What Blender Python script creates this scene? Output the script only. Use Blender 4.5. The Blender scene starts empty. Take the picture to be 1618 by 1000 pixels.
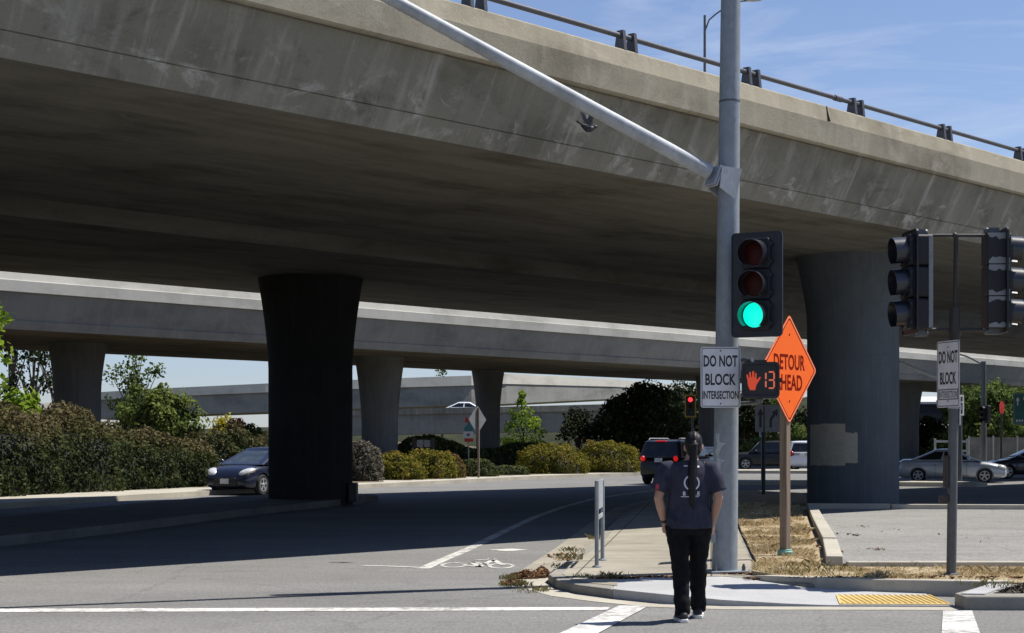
import bpy, bmesh, math, random
import numpy as np
from mathutils import Vector, Matrix, noise as mnoise

scene = bpy.context.scene
COL = scene.collection
rad = math.radians

# ------------------------------------------------------------------ camera
EYE, FPX, CX, HY = 1.62, 2600.0, 809.0, 700.0
cam_data = bpy.data.cameras.new('camera')
cam_data.sensor_width = 36.0
cam_data.lens = 36.0 * FPX / 1618.0
cam_data.shift_y = (HY - 500.0) / 1618.0
cam_data.clip_start = 0.1
cam_data.clip_end = 6000.0
cam = bpy.data.objects.new('camera', cam_data)
cam.location = (0, 0, EYE)
cam.rotation_euler = (rad(90), 0, 0)
COL.objects.link(cam)
scene.camera = cam

# ------------------------------------------------------------------ sky, sun, exposure
SUN_EL, SUN_AZ = 60.0, 71.0          # azimuth clockwise from +Y
world = bpy.data.worlds.new('World')
scene.world = world
world.use_nodes = True
wt = world.node_tree
wt.nodes.clear()
w_out = wt.nodes.new('ShaderNodeOutputWorld')
w_bg = wt.nodes.new('ShaderNodeBackground')
w_sky = wt.nodes.new('ShaderNodeTexSky')
w_sky.sky_type = 'NISHITA'
w_sky.sun_disc = False
w_sky.sun_elevation = rad(SUN_EL)
w_sky.sun_rotation = rad(SUN_AZ)
w_sky.air_density = 1.0
w_sky.dust_density = 0.1
w_sky.ozone_density = 1.0
w_bg.inputs['Strength'].default_value = 0.05
w_geo = wt.nodes.new('ShaderNodeTexCoord')
w_map = wt.nodes.new('ShaderNodeMapping')
w_map.inputs['Scale'].default_value = (3.0, 3.0, 15.0)
w_map.inputs['Rotation'].default_value = (0.0, 0.22, 0.3)
w_n1 = wt.nodes.new('ShaderNodeTexNoise')
w_n1.inputs['Scale'].default_value = 2.1
w_n1.inputs['Detail'].default_value = 9.0
w_n1.inputs['Roughness'].default_value = 0.62
w_n1.inputs['Distortion'].default_value = 0.6
w_rmp = wt.nodes.new('ShaderNodeValToRGB')
w_rmp.color_ramp.elements[0].position = 0.52
w_rmp.color_ramp.elements[0].color = (0, 0, 0, 1)
w_rmp.color_ramp.elements[1].position = 0.95
w_rmp.color_ramp.elements[1].color = (0.62, 0.62, 0.62, 1)
w_mix = wt.nodes.new('ShaderNodeMix')
w_mix.data_type = 'RGBA'
w_mix.inputs[7].default_value = (11.5, 12.4, 14.2, 1)
wl = wt.links
wl.new(w_geo.outputs['Generated'], w_map.inputs['Vector'])
wl.new(w_map.outputs['Vector'], w_n1.inputs['Vector'])
wl.new(w_n1.outputs['Fac'], w_rmp.inputs['Fac'])
w_sep = wt.nodes.new('ShaderNodeSeparateXYZ')
wl.new(w_geo.outputs['Generated'], w_sep.inputs[0])
w_low = wt.nodes.new('ShaderNodeValToRGB')          # thin cirrus thins out towards the horizon
w_low.color_ramp.elements[0].position = 0.06
w_low.color_ramp.elements[0].color = (0.1, 0.1, 0.1, 1)
w_low.color_ramp.elements[1].position = 0.17
wl.new(w_sep.outputs['Z'], w_low.inputs['Fac'])
w_mul = wt.nodes.new('ShaderNodeMath')
w_mul.operation = 'MULTIPLY'
wl.new(w_rmp.outputs['Color'], w_mul.inputs[0])
wl.new(w_low.outputs['Color'], w_mul.inputs[1])
wl.new(w_mul.outputs[0], w_mix.inputs[0])
w_air = wt.nodes.new('ShaderNodeValToRGB')          # clear blue air low down
w_air.color_ramp.elements[0].position = 0.0
w_air.color_ramp.elements[0].color = (0.98, 1.12, 1.62, 1)
w_air.color_ramp.elements[1].position = 0.16
w_air.color_ramp.elements[1].color = (1.52, 1.50, 1.72, 1)
wl.new(w_sep.outputs['Z'], w_air.inputs['Fac'])
w_tint = wt.nodes.new('ShaderNodeMix')
w_tint.data_type = 'RGBA'
w_tint.blend_type = 'MULTIPLY'
w_tint.inputs[0].default_value = 1.0
w_tint.inputs[7].default_value = (1.52, 1.50, 1.72, 1)
wl.new(w_sky.outputs['Color'], w_tint.inputs[6])
wl.new(w_air.outputs['Color'], w_tint.inputs[7])
wl.new(w_tint.outputs[2], w_mix.inputs[6])
wl.new(w_mix.outputs[2], w_bg.inputs['Color'])
wl.new(w_bg.outputs['Background'], w_out.inputs['Surface'])

sun_data = bpy.data.lights.new('sun', 'SUN')
sun_data.energy = 5.0
sun_data.angle = rad(0.53)
sun_data.color = (1.0, 0.95, 0.87)
sun = bpy.data.objects.new('sun', sun_data)
sun.rotation_euler = (rad(90 - SUN_EL), 0, rad(180 - SUN_AZ))
COL.objects.link(sun)

scene.view_settings.view_transform = 'Standard'
scene.view_settings.look = 'None'
scene.view_settings.exposure = 0.46
scene.view_settings.gamma = 1.0
scene.view_settings.use_curve_mapping = False
scene.render.engine = 'CYCLES'
scene.cycles.max_bounces = 8
scene.cycles.diffuse_bounces = 1
scene.cycles.use_denoising = True


# ------------------------------------------------------------------ pixel measurements -> world
def W(px, py, d):
    """Point at depth d seen at photo pixel (px, py)."""
    return Vector(((px - CX) / FPX * d, d, EYE + (HY - py) / FPX * d))


def G(px, py, z=0.0):
    """Point on the horizontal plane z seen at photo pixel (px, py)."""
    d = (EYE - z) * FPX / (py - HY)
    return Vector(((px - CX) / FPX * d, d, z))


# ------------------------------------------------------------------ node materials
class NT:
    def __init__(s, name):
        s.m = bpy.data.materials.new(name)
        s.m.use_nodes = True
        s.t = s.m.node_tree
        s.b = s.t.nodes['Principled BSDF']
        s.out = s.t.nodes['Material Output']
        s.tc = s.t.nodes.new('ShaderNodeTexCoord')

    def n(s, t):
        return s.t.nodes.new(t)

    def l(s, a, b):
        s.t.links.new(a, b)

    def vec(s, coord='Object', scale=(1, 1, 1), rot=(0, 0, 0), loc=(0, 0, 0)):
        mp = s.n('ShaderNodeMapping')
        mp.inputs['Scale'].default_value = scale
        mp.inputs['Rotation'].default_value = rot
        mp.inputs['Location'].default_value = loc
        s.l(s.tc.outputs[coord], mp.inputs['Vector'])
        return mp.outputs['Vector']

    def noise(s, v, scale, detail=5, rough=0.55, dist=0.0):
        x = s.n('ShaderNodeTexNoise')
        x.inputs['Scale'].default_value = scale
        x.inputs['Detail'].default_value = detail
        x.inputs['Roughness'].default_value = rough
        x.inputs['Distortion'].default_value = dist
        s.l(v, x.inputs['Vector'])
        return x.outputs['Fac']

    def voro(s, v, scale, feature='DISTANCE_TO_EDGE', out='Distance'):
        x = s.n('ShaderNodeTexVoronoi')
        x.feature = feature
        x.inputs['Scale'].default_value = scale
        s.l(v, x.inputs['Vector'])
        return x.outputs[out]

    def ramp(s, f, *stops):
        r = s.n('ShaderNodeValToRGB')
        e = r.color_ramp.elements
        while len(e) < len(stops):
            e.new(0.5)
        for k, (p, c) in enumerate(stops):
            e[k].position = p
            if not isinstance(c, (tuple, list)):
                c = (c, c, c)
            e[k].color = (c[0], c[1], c[2], 1)
        s.l(f, r.inputs['Fac'])
        return r.outputs['Color']

    def mix(s, f, a, b, mode='MIX'):
        x = s.n('ShaderNodeMix')
        x.data_type = 'RGBA'
        x.blend_type = mode
        for sock, val in ((0, f), (6, a), (7, b)):
            if isinstance(val, (int, float)):
                x.inputs[sock].default_value = val
            elif isinstance(val, (tuple, list)):
                x.inputs[sock].default_value = (val[0], val[1], val[2], 1)
            else:
                s.l(val, x.inputs[sock])
        return x.outputs[2]

    def math(s, op, a, b=None):
        x = s.n('ShaderNodeMath')
        x.operation = op
        for k, val in enumerate((a, b)):
            if val is None:
                continue
            if isinstance(val, (int, float)):
                x.inputs[k].default_value = val
            else:
                s.l(val, x.inputs[k])
        return x.outputs[0]

    def sep(s, v):
        x = s.n('ShaderNodeSeparateXYZ')
        s.l(v, x.inputs[0])
        return x.outputs

    def attr(s, name):
        x = s.n('ShaderNodeAttribute')
        x.attribute_name = name
        return x.outputs['Fac']

    def color(s, c):
        if isinstance(c, (tuple, list)):
            s.b.inputs['Base Color'].default_value = (c[0], c[1], c[2], 1)
        else:
            s.l(c, s.b.inputs['Base Color'])
        return s

    def set(s, **k):
        for a, v in k.items():
            s.b.inputs[a.replace('_', ' ')].default_value = v
        return s

    def bump(s, h, strength=0.3, dist=0.02):
        x = s.n('ShaderNodeBump')
        x.inputs['Strength'].default_value = strength
        x.inputs['Distance'].default_value = dist
        s.l(h, x.inputs['Height'])
        s.l(x.outputs['Normal'], s.b.inputs['Normal'])
        return s


M = {}


def plain(name, c, rough=0.5, metal=0.0, var=0.12, scale=6.0, bump=0.0, coat=0.0, spec=0.5):
    """A paint or plastic with slight mottling."""
    t = NT(name)
    f = t.noise(t.vec(), scale, 4)
    lo = tuple(x * (1 - var) for x in c)
    hi = tuple(min(1, x * (1 + var)) for x in c)
    t.color(t.ramp(f, (0.3, lo), (0.7, hi)))
    t.set(Roughness=rough, Metallic=metal, Coat_Weight=coat, Coat_Roughness=0.05, Specular_IOR_Level=spec)
    if bump:
        t.bump(f, bump, 0.01)
    M[name] = t.m
    return t.m


def glow(name, c, strength, base=None):
    t = NT(name)
    t.color(base or c).set(Roughness=0.4, Emission_Strength=strength)
    t.b.inputs['Emission Color'].default_value = (c[0], c[1], c[2], 1)
    M[name] = t.m
    return t.m


def concrete_uv(name, dark, mid, light, streak=0.5, patches=0.5, along=False, vband=None):
    """Weathered cast concrete; UV is in metres: u along the bridge, v down the section."""
    t = NT(name)
    big = t.noise(t.vec('UV', (0.35, 0.6, 1)), 1.0, 6, 0.6)
    c = t.ramp(big, (0.28, dark), (0.5, mid), (0.75, tuple(x * 1.12 for x in mid)))
    if along:
        st = t.noise(t.vec('UV', (0.16, 1.6, 1)), 1.0, 8, 0.65, 0.3)
        c = t.mix(t.ramp(st, (0.42, 0.0), (0.62, streak)), c, dark)
        st2 = t.noise(t.vec('UV', (0.5, 4.0, 1), loc=(7, 3, 0)), 1.0, 6, 0.6)
        c = t.mix(t.ramp(st2, (0.45, 0.0), (0.75, 0.35)), c, tuple(x * 1.35 for x in mid))
    else:
        st = t.noise(t.vec('UV', (2.4, 0.34, 1), rot=(0, 0, 0.1)), 1.0, 7, 0.65, 0.4)
        c = t.mix(t.ramp(st, (0.5, 0.0), (0.72, streak)), c, light)
        st3 = t.noise(t.vec('UV', (3.1, 0.25, 1), loc=(3, 9, 0)), 1.0, 6, 0.6)
        c = t.mix(t.ramp(st3, (0.52, 0.0), (0.8, streak * 0.8)), c, dark)
    pa = t.noise(t.vec('UV', (1.5, 1.9, 1), loc=(11, 5, 0)), 1.0, 9, 0.68, 0.7)
    pf = t.ramp(pa, (0.53, 0.0), (0.66, patches))
    if vband:                                   # lime bloom gathers along the pour joint
        vv = t.sep(t.vec('UV'))[1]
        wv = t.noise(t.vec('UV', (1.3, 0.0, 1), loc=(4, 0, 0)), 1.0, 3, 0.5)
        vv = t.math('ADD', vv, t.math('MULTIPLY', t.math('SUBTRACT', wv, 0.5), 0.7))
        pf = t.mix(1.0, pf, t.ramp(vv, (0.0, 0.35), (vband[0], 1.0), (vband[1], 0.85), (vband[2], 0.12)), 'MULTIPLY')
        ds = t.noise(t.vec('UV', (3.4, 0.22, 1), rot=(0, 0, 0.13), loc=(8, 2, 0)), 1.0, 5, 0.6)
        c = t.mix(t.ramp(ds, (0.60, 0.0), (0.70, 0.55)), c, light)
    c = t.mix(pf, c, light)
    pd = t.noise(t.vec('UV', (1.1, 1.4, 1), loc=(2, 17, 0)), 1.0, 9, 0.7, 0.5)
    c = t.mix(t.ramp(pd, (0.55, 0.0), (0.72, patches * 0.9)), c, dark)
    fine = t.noise(t.vec('UV'), 26.0, 4, 0.7)
    c = t.mix(0.45, c, t.ramp(fine, (0.3, 0.62), (0.7, 1.0)), 'MULTIPLY')
    t.color(c).set(Roughness=0.9, Specular_IOR_Level=0.1)
    t.bump(t.math('ADD', fine, t.math('MULTIPLY', pa, 2.0)), 0.35, 0.012)
    M[name] = t.m
    return t.m


def concrete_obj(name, base, var=0.25, light=None, slab=None, scale=1.0, stain=0.5, form=False):
    t = NT(name)
    v = t.vec('Object', (scale,) * 3)
    f = t.noise(v, 0.7, 8, 0.62)
    c = t.ramp(f, (0.3, tuple(x * (1 - var) for x in base)), (0.7, tuple(x * (1 + var * .6) for x in base)))
    g = t.noise(t.vec('Object', (scale,) * 3, loc=(5, 2, 1)), 3.1, 9, 0.7, 0.4)
    c = t.mix(t.ramp(g, (0.5, 0.0), (0.75, stain)), c, tuple(x * 0.55 for x in base))
    h = t.noise(v, 60.0, 3, 0.7)
    c = t.mix(0.5, c, t.ramp(h, (0.3, 0.6), (0.7, 1.0)), 'MULTIPLY')
    if form:
        dr = t.noise(t.vec('Object', (5, 5, 0.28)), 1.0, 8, 0.7, 0.3)
        c = t.mix(t.ramp(dr, (0.48, 0.0), (0.72, 0.6)), c, tuple(x * 0.55 for x in base))
        dl = t.noise(t.vec('Object', (7, 7, 0.35), loc=(3, 1, 0)), 1.0, 7, 0.7, 0.3)
        c = t.mix(t.ramp(dl, (0.55, 0.0), (0.75, 0.45)), c, tuple(min(1, x * 1.5) for x in base))
        zz = t.sep(t.vec('Object', (1, 1, 1), (0, 0, 0.1)))
        fr = t.math('FRACT', t.math('DIVIDE', zz[2], 1.22))
        c = t.mix(t.math('LESS_THAN', fr, 0.014), c, tuple(x * 0.78 for x in base))
    if slab:
        xyz = t.sep(t.vec('Object', (1, 1, 1), (0, 0, slab[2])))
        for k in (0, 1):
            fr = t.math('FRACT', t.math('DIVIDE', xyz[k], slab[k]))
            ln = t.math('LESS_THAN', fr, 0.022 / slab[k])
            c = t.mix(ln, c, tuple(x * 0.3 for x in base))
    t.color(c).set(Roughness=0.92, Specular_IOR_Level=0.08)
    t.bump(h, 0.25, 0.006)
    M[name] = t.m
    return t.m


def asphalt(name, base, patch=0.5):
    t = NT(name)
    big = t.noise(t.vec('Object', (0.16, 0.5, 1)), 1.0, 6, 0.6)
    c = t.ramp(big, (0.3, tuple(x * 0.86 for x in base)), (0.7, tuple(x * 1.12 for x in base)))
    mid = t.noise(t.vec('Object', loc=(9, 4, 0)), 1.6, 9, 0.7, 0.6)
    c = t.mix(t.ramp(mid, (0.5, 0.0), (0.78, patch)), c, tuple(x * 0.6 for x in base))
    tr = t.noise(t.vec('Object', (0.12, 2.6, 1), loc=(1, 3, 0)), 1.0, 7, 0.6, 0.2)
    c = t.mix(t.ramp(tr, (0.52, 0.0), (0.75, 0.5)), c, tuple(x * 0.74 for x in base))
    ck = t.voro(t.vec('Object', (1, 1, 1), loc=(.3, .2, 0)), 0.28)
    wob = t.noise(t.vec('Object'), 3.0, 5, 0.7)
    ck2 = t.math('ADD', ck, t.math('MULTIPLY', t.math('SUBTRACT', wob, 0.5), 0.09))
    c = t.mix(t.ramp(t.math('ABSOLUTE', ck2), (0.0, 0.30), (0.007, 0.0)), c, tuple(x * 0.35 for x in base))
    gr = t.noise(t.vec('Object', (1, .45, 1), loc=(6, 2, 0)), 30.0, 3, 0.8)
    c = t.mix(0.8, c, t.ramp(gr, (0.35, 0.58), (0.65, 1.0)), 'MULTIPLY')
    fine = t.noise(t.vec('Object'), 85.0, 3, 0.8)
    c = t.mix(0.8, c, t.ramp(fine, (0.32, 0.45), (0.68, 1.0)), 'MULTIPLY')
    med = t.noise(t.vec('Object', loc=(3, 3, 3)), 14.0, 4, 0.7)
    c = t.mix(0.5, c, t.ramp(med, (0.35, 0.72), (0.65, 1.0)), 'MULTIPLY')
    t.color(c).set(Roughness=0.95, Specular_IOR_Level=0.04)
    t.bump(fine, 0.5, 0.008)
    M[name] = t.m
    return t.m


def worn_paint(name, c, under, wear=0.5):
    t = NT(name)
    f = t.noise(t.vec('Object', (1, 1, 1)), 9.0, 9, 0.75)
    g = t.noise(t.vec('Object', loc=(4, 1, 0)), 1.3, 4, 0.6)
    mask = t.math('ADD', t.math('MULTIPLY', f, 0.8), t.math('MULTIPLY', g, 0.5))
    t.color(t.mix(t.ramp(mask, (wear + .06, 0.0), (wear + .22, 1.0)), c, under))
    t.set(Roughness=0.85, Specular_IOR_Level=0.08)
    M[name] = t.m
    return t.m


def leafy(name, stops, trans=0.25, rough=0.65):
    """Leaves: each leaf carries its own tint value."""
    t = NT(name)
    c = t.ramp(t.attr('tint'), *stops)
    t.color(c).set(Roughness=rough, Specular_IOR_Level=0.08)
    tr = t.n('ShaderNodeBsdfTranslucent')
    t.l(c, tr.inputs['Color'])
    mx = t.n('ShaderNodeMixShader')
    mx.inputs[0].default_value = trans
    t.l(t.b.outputs[0], mx.inputs[1])
    t.l(tr.outputs[0], mx.inputs[2])
    t.l(mx.outputs[0], t.out.inputs['Surface'])
    M[name] = t.m
    return t.m


def galvanized(name, base, rough=0.5, metal=0.35):
    t = NT(name)
    sp = t.voro(t.vec('Object', (1, 1, 0.6)), 26.0, 'F1', 'Color')
    f = t.noise(t.vec('Object', (1, 1, 0.35)), 2.2, 7, 0.65)
    c = t.ramp(f, (0.3, tuple(x * 0.72 for x in base)), (0.72, tuple(min(1, x * 1.18) for x in base)))
    gx = t.n('ShaderNodeRGBToBW')
    t.l(sp, gx.inputs[0])
    c = t.mix(0.35, c, t.ramp(gx.outputs[0], (0.1, 0.6), (0.9, 1.0)), 'MULTIPLY')
    t.color(c).set(Roughness=rough, Metallic=metal)
    M[name] = t.m
    return t.m


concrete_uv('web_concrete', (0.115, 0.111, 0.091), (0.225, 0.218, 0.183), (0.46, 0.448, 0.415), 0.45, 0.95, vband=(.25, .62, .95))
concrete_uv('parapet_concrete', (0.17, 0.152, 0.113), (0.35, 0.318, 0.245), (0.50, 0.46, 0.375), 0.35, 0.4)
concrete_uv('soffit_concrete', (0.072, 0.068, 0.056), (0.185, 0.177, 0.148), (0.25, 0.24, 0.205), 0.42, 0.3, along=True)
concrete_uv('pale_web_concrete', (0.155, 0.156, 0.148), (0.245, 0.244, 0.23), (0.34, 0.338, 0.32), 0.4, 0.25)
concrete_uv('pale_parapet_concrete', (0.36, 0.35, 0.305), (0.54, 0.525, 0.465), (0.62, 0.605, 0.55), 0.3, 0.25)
concrete_obj('column_concrete', (0.17, 0.17, 0.164), 0.2, scale=0.9, stain=0.3, form=True)
concrete_obj('column_shade_tint', (0.036, 0.036, 0.036), 0.25, scale=0.9, stain=0.4, form=True)  # concrete darkened to near black, putting the deep shade into its colour
concrete_obj('column_painted', (0.110, 0.127, 0.143), 0.18, scale=0.9, stain=0.3, form=True)
plain('cover_paint', (0.31, 0.295, 0.245), 0.85, var=0.1)
concrete_obj('sidewalk_old', (0.35, 0.322, 0.265), 0.26, slab=(1.55, 1.55, 0.12), stain=0.45)
concrete_obj('sidewalk_new', (0.44, 0.442, 0.445), 0.14, stain=0.3)
concrete_obj('kerb_concrete', (0.30, 0.285, 0.25), 0.25, scale=1.6, stain=0.6)
concrete_obj('kerb_pale', (0.47, 0.44, 0.37), 0.2, scale=1.2, stain=0.4)
asphalt('asphalt', (0.325, 0.322, 0.312))
asphalt('asphalt_pale', (0.42, 0.41, 0.388), 0.7)
concrete_obj('median_concrete', (0.155, 0.15, 0.138), 0.25, scale=1.6, stain=0.6)
worn_paint('road_paint', (0.60, 0.59, 0.565), (0.22, 0.215, 0.205), 0.56)
worn_paint('road_paint_worn', (0.54, 0.53, 0.495), (0.18, 0.178, 0.172), 0.56)


def soil_mat(name, a, b, scale=2.5):
    t = NT(name)
    f = t.noise(t.vec(), scale, 9, 0.7)
    h = t.noise(t.vec(loc=(2, 2, 2)), scale * 14, 4, 0.75)
    c = t.ramp(f, (0.32, a), (0.68, b))
    c = t.mix(0.7, c, t.ramp(h, (0.3, 0.5), (0.7, 1.0)), 'MULTIPLY')
    t.color(c).set(Roughness=0.95, Specular_IOR_Level=0.15)
    t.bump(h, 0.8, 0.03)
    M[name] = t.m


soil_mat('dry_soil', (0.34, 0.265, 0.165), (0.60, 0.49, 0.33))
soil_mat('bed_soil', (0.10, 0.08, 0.055), (0.20, 0.165, 0.11))
soil_mat('mulch', (0.045, 0.038, 0.033), (0.15, 0.135, 0.12), 9)
soil_mat('far_ground', (0.10, 0.10, 0.06), (0.21, 0.19, 0.12), 0.08)

galvanized('galvanized', (0.28, 0.31, 0.335), 0.55, 0.15)
galvanized('galvanized_light', (0.37, 0.395, 0.42), 0.6, 0.1)
galvanized('grey_steel', (0.12, 0.128, 0.135), 0.5, 0.3)
galvanized('dark_steel', (0.045, 0.04, 0.038), 0.55, 0.3)
galvanized('rail_steel', (0.095, 0.095, 0.105), 0.5, 0.3)
plain('signal_black', (0.010, 0.012, 0.018), 0.42, var=0.35, scale=9)
plain('signal_dark', (0.008, 0.009, 0.011), 0.6, var=0.3)
plain('visor_sheen', (0.012, 0.014, 0.020), 0.30, var=0.4, scale=7, spec=0.8)
plain('signal_grey', (0.20, 0.22, 0.22), 0.5, var=0.5, scale=11)
plain('signal_yellow', (0.55, 0.33, 0.03), 0.5)
plain('lens_red_off', (0.05, 0.004, 0.004), 0.55, spec=0.2)
plain('lens_amber_off', (0.05, 0.008, 0.004), 0.55, spec=0.2)
plain('lens_green_off', (0.01, 0.05, 0.04), 0.2)
glow('green_light', (0.0, 0.85, 0.60), 0.92, (0.02, 0.3, 0.2))
glow('red_light', (1.0, 0.03, 0.04), 1.6)
glow('brake_light', (1.0, 0.02, 0.02), 0.30, (0.3, 0.01, 0.01))
glow('led_orange', (1.0, 0.10, 0.03), 0.30, (0.3, 0.03, 0.01))
glow('led_pale', (1.0, 0.22, 0.12), 0.34, (0.3, 0.06, 0.02))
plain('sign_white', (0.55, 0.56, 0.58), 0.45, var=0.06, scale=3)
plain('sign_dim', (0.62, 0.62, 0.64), 0.5, var=0.1, scale=5)
plain('sign_ink', (0.012, 0.012, 0.014), 0.5)
plain('sign_ink_worn', (0.12, 0.12, 0.125), 0.5)
plain('sign_back', (0.21, 0.215, 0.22), 0.5, 0.2)
plain('sign_orange', (1.0, 0.145, 0.004), 0.55, var=0.03, spec=0.3)
plain('sign_orange_edge', (1.0, 0.26, 0.13), 0.55, var=0.03, spec=0.3)
plain('sign_orange_ink', (0.20, 0.010, 0.004), 0.8, spec=0.05)
plain('sign_green', (0.008, 0.10, 0.09), 0.5)
plain('sign_red', (0.42, 0.015, 0.015), 0.5)
plain('sign_teal', (0.03, 0.16, 0.17), 0.5)
plain('teal_rubber', (0.20, 0.42, 0.36), 0.6)


def wood_mat(name, a, b):
    t = NT(name)
    f = t.noise(t.vec('Object', (14, 14, 0.7)), 1.0, 7, 0.65, 0.5)
    t.color(t.ramp(f, (0.3, a), (0.7, b))).set(Roughness=0.85)
    t.bump(f, 0.3, 0.01)
    M[name] = t.m


wood_mat('weathered_wood', (0.12, 0.085, 0.06), (0.30, 0.235, 0.18))
wood_mat('dark_wood', (0.02, 0.017, 0.015), (0.05, 0.04, 0.033))
wood_mat('bark', (0.04, 0.03, 0.022), (0.11, 0.085, 0.062))


def tactile():
    t = NT('tactile_yellow')
    f = t.noise(t.vec(), 7, 6, 0.7)
    t.color(t.ramp(f, (0.3, (0.42, 0.30, 0.11)), (0.55, (0.58, 0.41, 0.13)), (0.75, (0.52, 0.45, 0.28)))).set(Roughness=0.8)
    M['tactile_yellow'] = t.m


tactile()
plain('skin', (0.40, 0.225, 0.15), 0.5, var=0.08, scale=12)
plain('hair', (0.006, 0.005, 0.005), 0.5, var=0.4, scale=40, spec=0.3)


def cloth(name, a, b, bump=0.5, scale=9):
    t = NT(name)
    f = t.noise(t.vec('Object', (1, 1, 0.45)), scale, 6, 0.6, 0.8)
    t.color(t.ramp(f, (0.3, a), (0.7, b))).set(Roughness=0.92, Specular_IOR_Level=0.12)
    t.bump(f, bump, 0.02)
    M[name] = t.m


cloth('shirt_cloth', (0.026, 0.027, 0.042), (0.050, 0.051, 0.072), 0.7, 11)
cloth('trouser_cloth', (0.006, 0.006, 0.007), (0.014, 0.014, 0.016), 0.5, 14)
plain('shoe_black', (0.012, 0.012, 0.013), 0.6)
plain('sole_white', (0.72, 0.71, 0.68), 0.6)
plain('print_white', (0.62, 0.62, 0.66), 0.7)
plain('print_red', (0.45, 0.04, 0.05), 0.7)


def car_paint(name, c, metal=0.4, rough=0.28, coat=0.8):
    t = NT(name)
    fl = t.noise(t.vec(), 300, 2)
    t.color(t.mix(t.ramp(fl, (0.4, 0.0), (0.7, 0.25)), c, tuple(min(1, x * 1.5 + .01) for x in c)))
    t.set(Metallic=metal, Roughness=rough, Coat_Weight=coat, Coat_Roughness=0.06)
    M[name] = t.m


car_paint('paint_navy', (0.004, 0.007, 0.024), 0.1, 0.35, 0.5)
car_paint('paint_silver', (0.46, 0.48, 0.51), 0.45, 0.34)
car_paint('paint_black', (0.004, 0.004, 0.005), 0.0, 0.4, 0.25)
car_paint('paint_white', (0.72, 0.74, 0.78), 0.0, 0.4)
car_paint('paint_slate', (0.02, 0.024, 0.034), 0.2)
plain('glass_dark', (0.010, 0.012, 0.014), 0.04, var=0.2, spec=0.6)
plain('glass_tint', (0.035, 0.045, 0.05), 0.06, var=0.5, scale=2.5, spec=0.6)
plain('tyre', (0.013, 0.013, 0.013), 0.8)
plain('rim', (0.40, 0.41, 0.43), 0.35, 0.5)
plain('car_trim', (0.012, 0.012, 0.013), 0.5)
plain('plate_white', (0.62, 0.63, 0.63), 0.5)
plain('headlamp', (0.72, 0.72, 0.72), 0.12, 0.3, var=0.3, scale=20)
plain('lamp_amber', (0.60, 0.17, 0.03), 0.25)
plain('tail_red', (0.30, 0.008, 0.01), 0.2)
plain('chrome', (0.6, 0.6, 0.62), 0.15, 0.9)
plain('wall_white', (0.62, 0.61, 0.58), 0.85)
plain('roof_pale', (0.50, 0.49, 0.47), 0.85)
plain('canopy_navy', (0.012, 0.014, 0.02), 0.7)
plain('window_dark', (0.02, 0.022, 0.025), 0.15)
soil_mat('ridge_scrub', (0.012, 0.018, 0.009), (0.05, 0.055, 0.025), 0.25)
plain('pole_patch', (0.36, 0.40, 0.41), 0.7, var=0.2, scale=20)
plain('fence_grey', (0.20, 0.19, 0.165), 0.85, var=0.3, scale=1.5)
plain('fence_pale', (0.40, 0.39, 0.35), 0.8)
plain('rail_black', (0.02, 0.02, 0.022), 0.6)
plain('pigeon_grey', (0.030, 0.032, 0.042), 0.6, var=0.4, scale=20)
plain('pigeon_wing', (0.045, 0.047, 0.055), 0.6, var=0.5, scale=25)
plain('feather_white', (0.5, 0.5, 0.52), 0.7)
plain('dead_leaf', (0.13, 0.06, 0.03), 0.9, var=0.5, scale=30)

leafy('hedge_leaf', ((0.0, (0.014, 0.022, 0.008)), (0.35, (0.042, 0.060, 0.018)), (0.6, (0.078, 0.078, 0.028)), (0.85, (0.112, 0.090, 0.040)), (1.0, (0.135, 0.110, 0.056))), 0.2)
leafy('mound_leaf', ((0.0, (0.05, 0.056, 0.008)), (0.5, (0.135, 0.128, 0.016)), (0.8, (0.20, 0.172, 0.022)), (1.0, (0.22, 0.14, 0.03))), 0.25)
leafy('rust_leaf', ((0.0, (0.05, 0.035, 0.012)), (0.5, (0.12, 0.085, 0.025)), (1.0, (0.17, 0.10, 0.04))), 0.2)
leafy('grey_leaf', ((0.0, (0.045, 0.045, 0.035)), (0.5, (0.10, 0.095, 0.07)), (1.0, (0.16, 0.14, 0.11))), 0.15)
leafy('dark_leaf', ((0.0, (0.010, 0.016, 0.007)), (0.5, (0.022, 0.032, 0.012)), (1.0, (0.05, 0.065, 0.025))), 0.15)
leafy('ground_leaf', ((0.0, (0.022, 0.034, 0.012)), (0.5, (0.055, 0.072, 0.022)), (1.0, (0.115, 0.125, 0.04))), 0.2)
leafy('bright_leaf', ((0.0, (0.07, 0.12, 0.010)), (0.5, (0.19, 0.29, 0.025)), (1.0, (0.31, 0.41, 0.05))), 0.45)
leafy('mid_leaf', ((0.0, (0.03, 0.055, 0.016)), (0.5, (0.085, 0.13, 0.035)), (1.0, (0.19, 0.235, 0.06))), 0.38)
leafy('yellow_leaf', ((0.0, (0.25, 0.22, 0.02)), (1.0, (0.55, 0.48, 0.04))), 0.35)
leafy('maroon_leaf', ((0.0, (0.03, 0.008, 0.010)), (1.0, (0.09, 0.02, 0.025))), 0.2)
leafy('straw', ((0.0, (0.20, 0.14, 0.07)), (0.4, (0.56, 0.43, 0.24)), (0.8, (0.82, 0.71, 0.48)), (1.0, (0.34, 0.32, 0.14))), 0.4, 0.85)
leafy('weed_leaf', ((0.0, (0.09, 0.10, 0.035)), (0.5, (0.22, 0.20, 0.08)), (1.0, (0.45, 0.36, 0.19))), 0.35)


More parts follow.
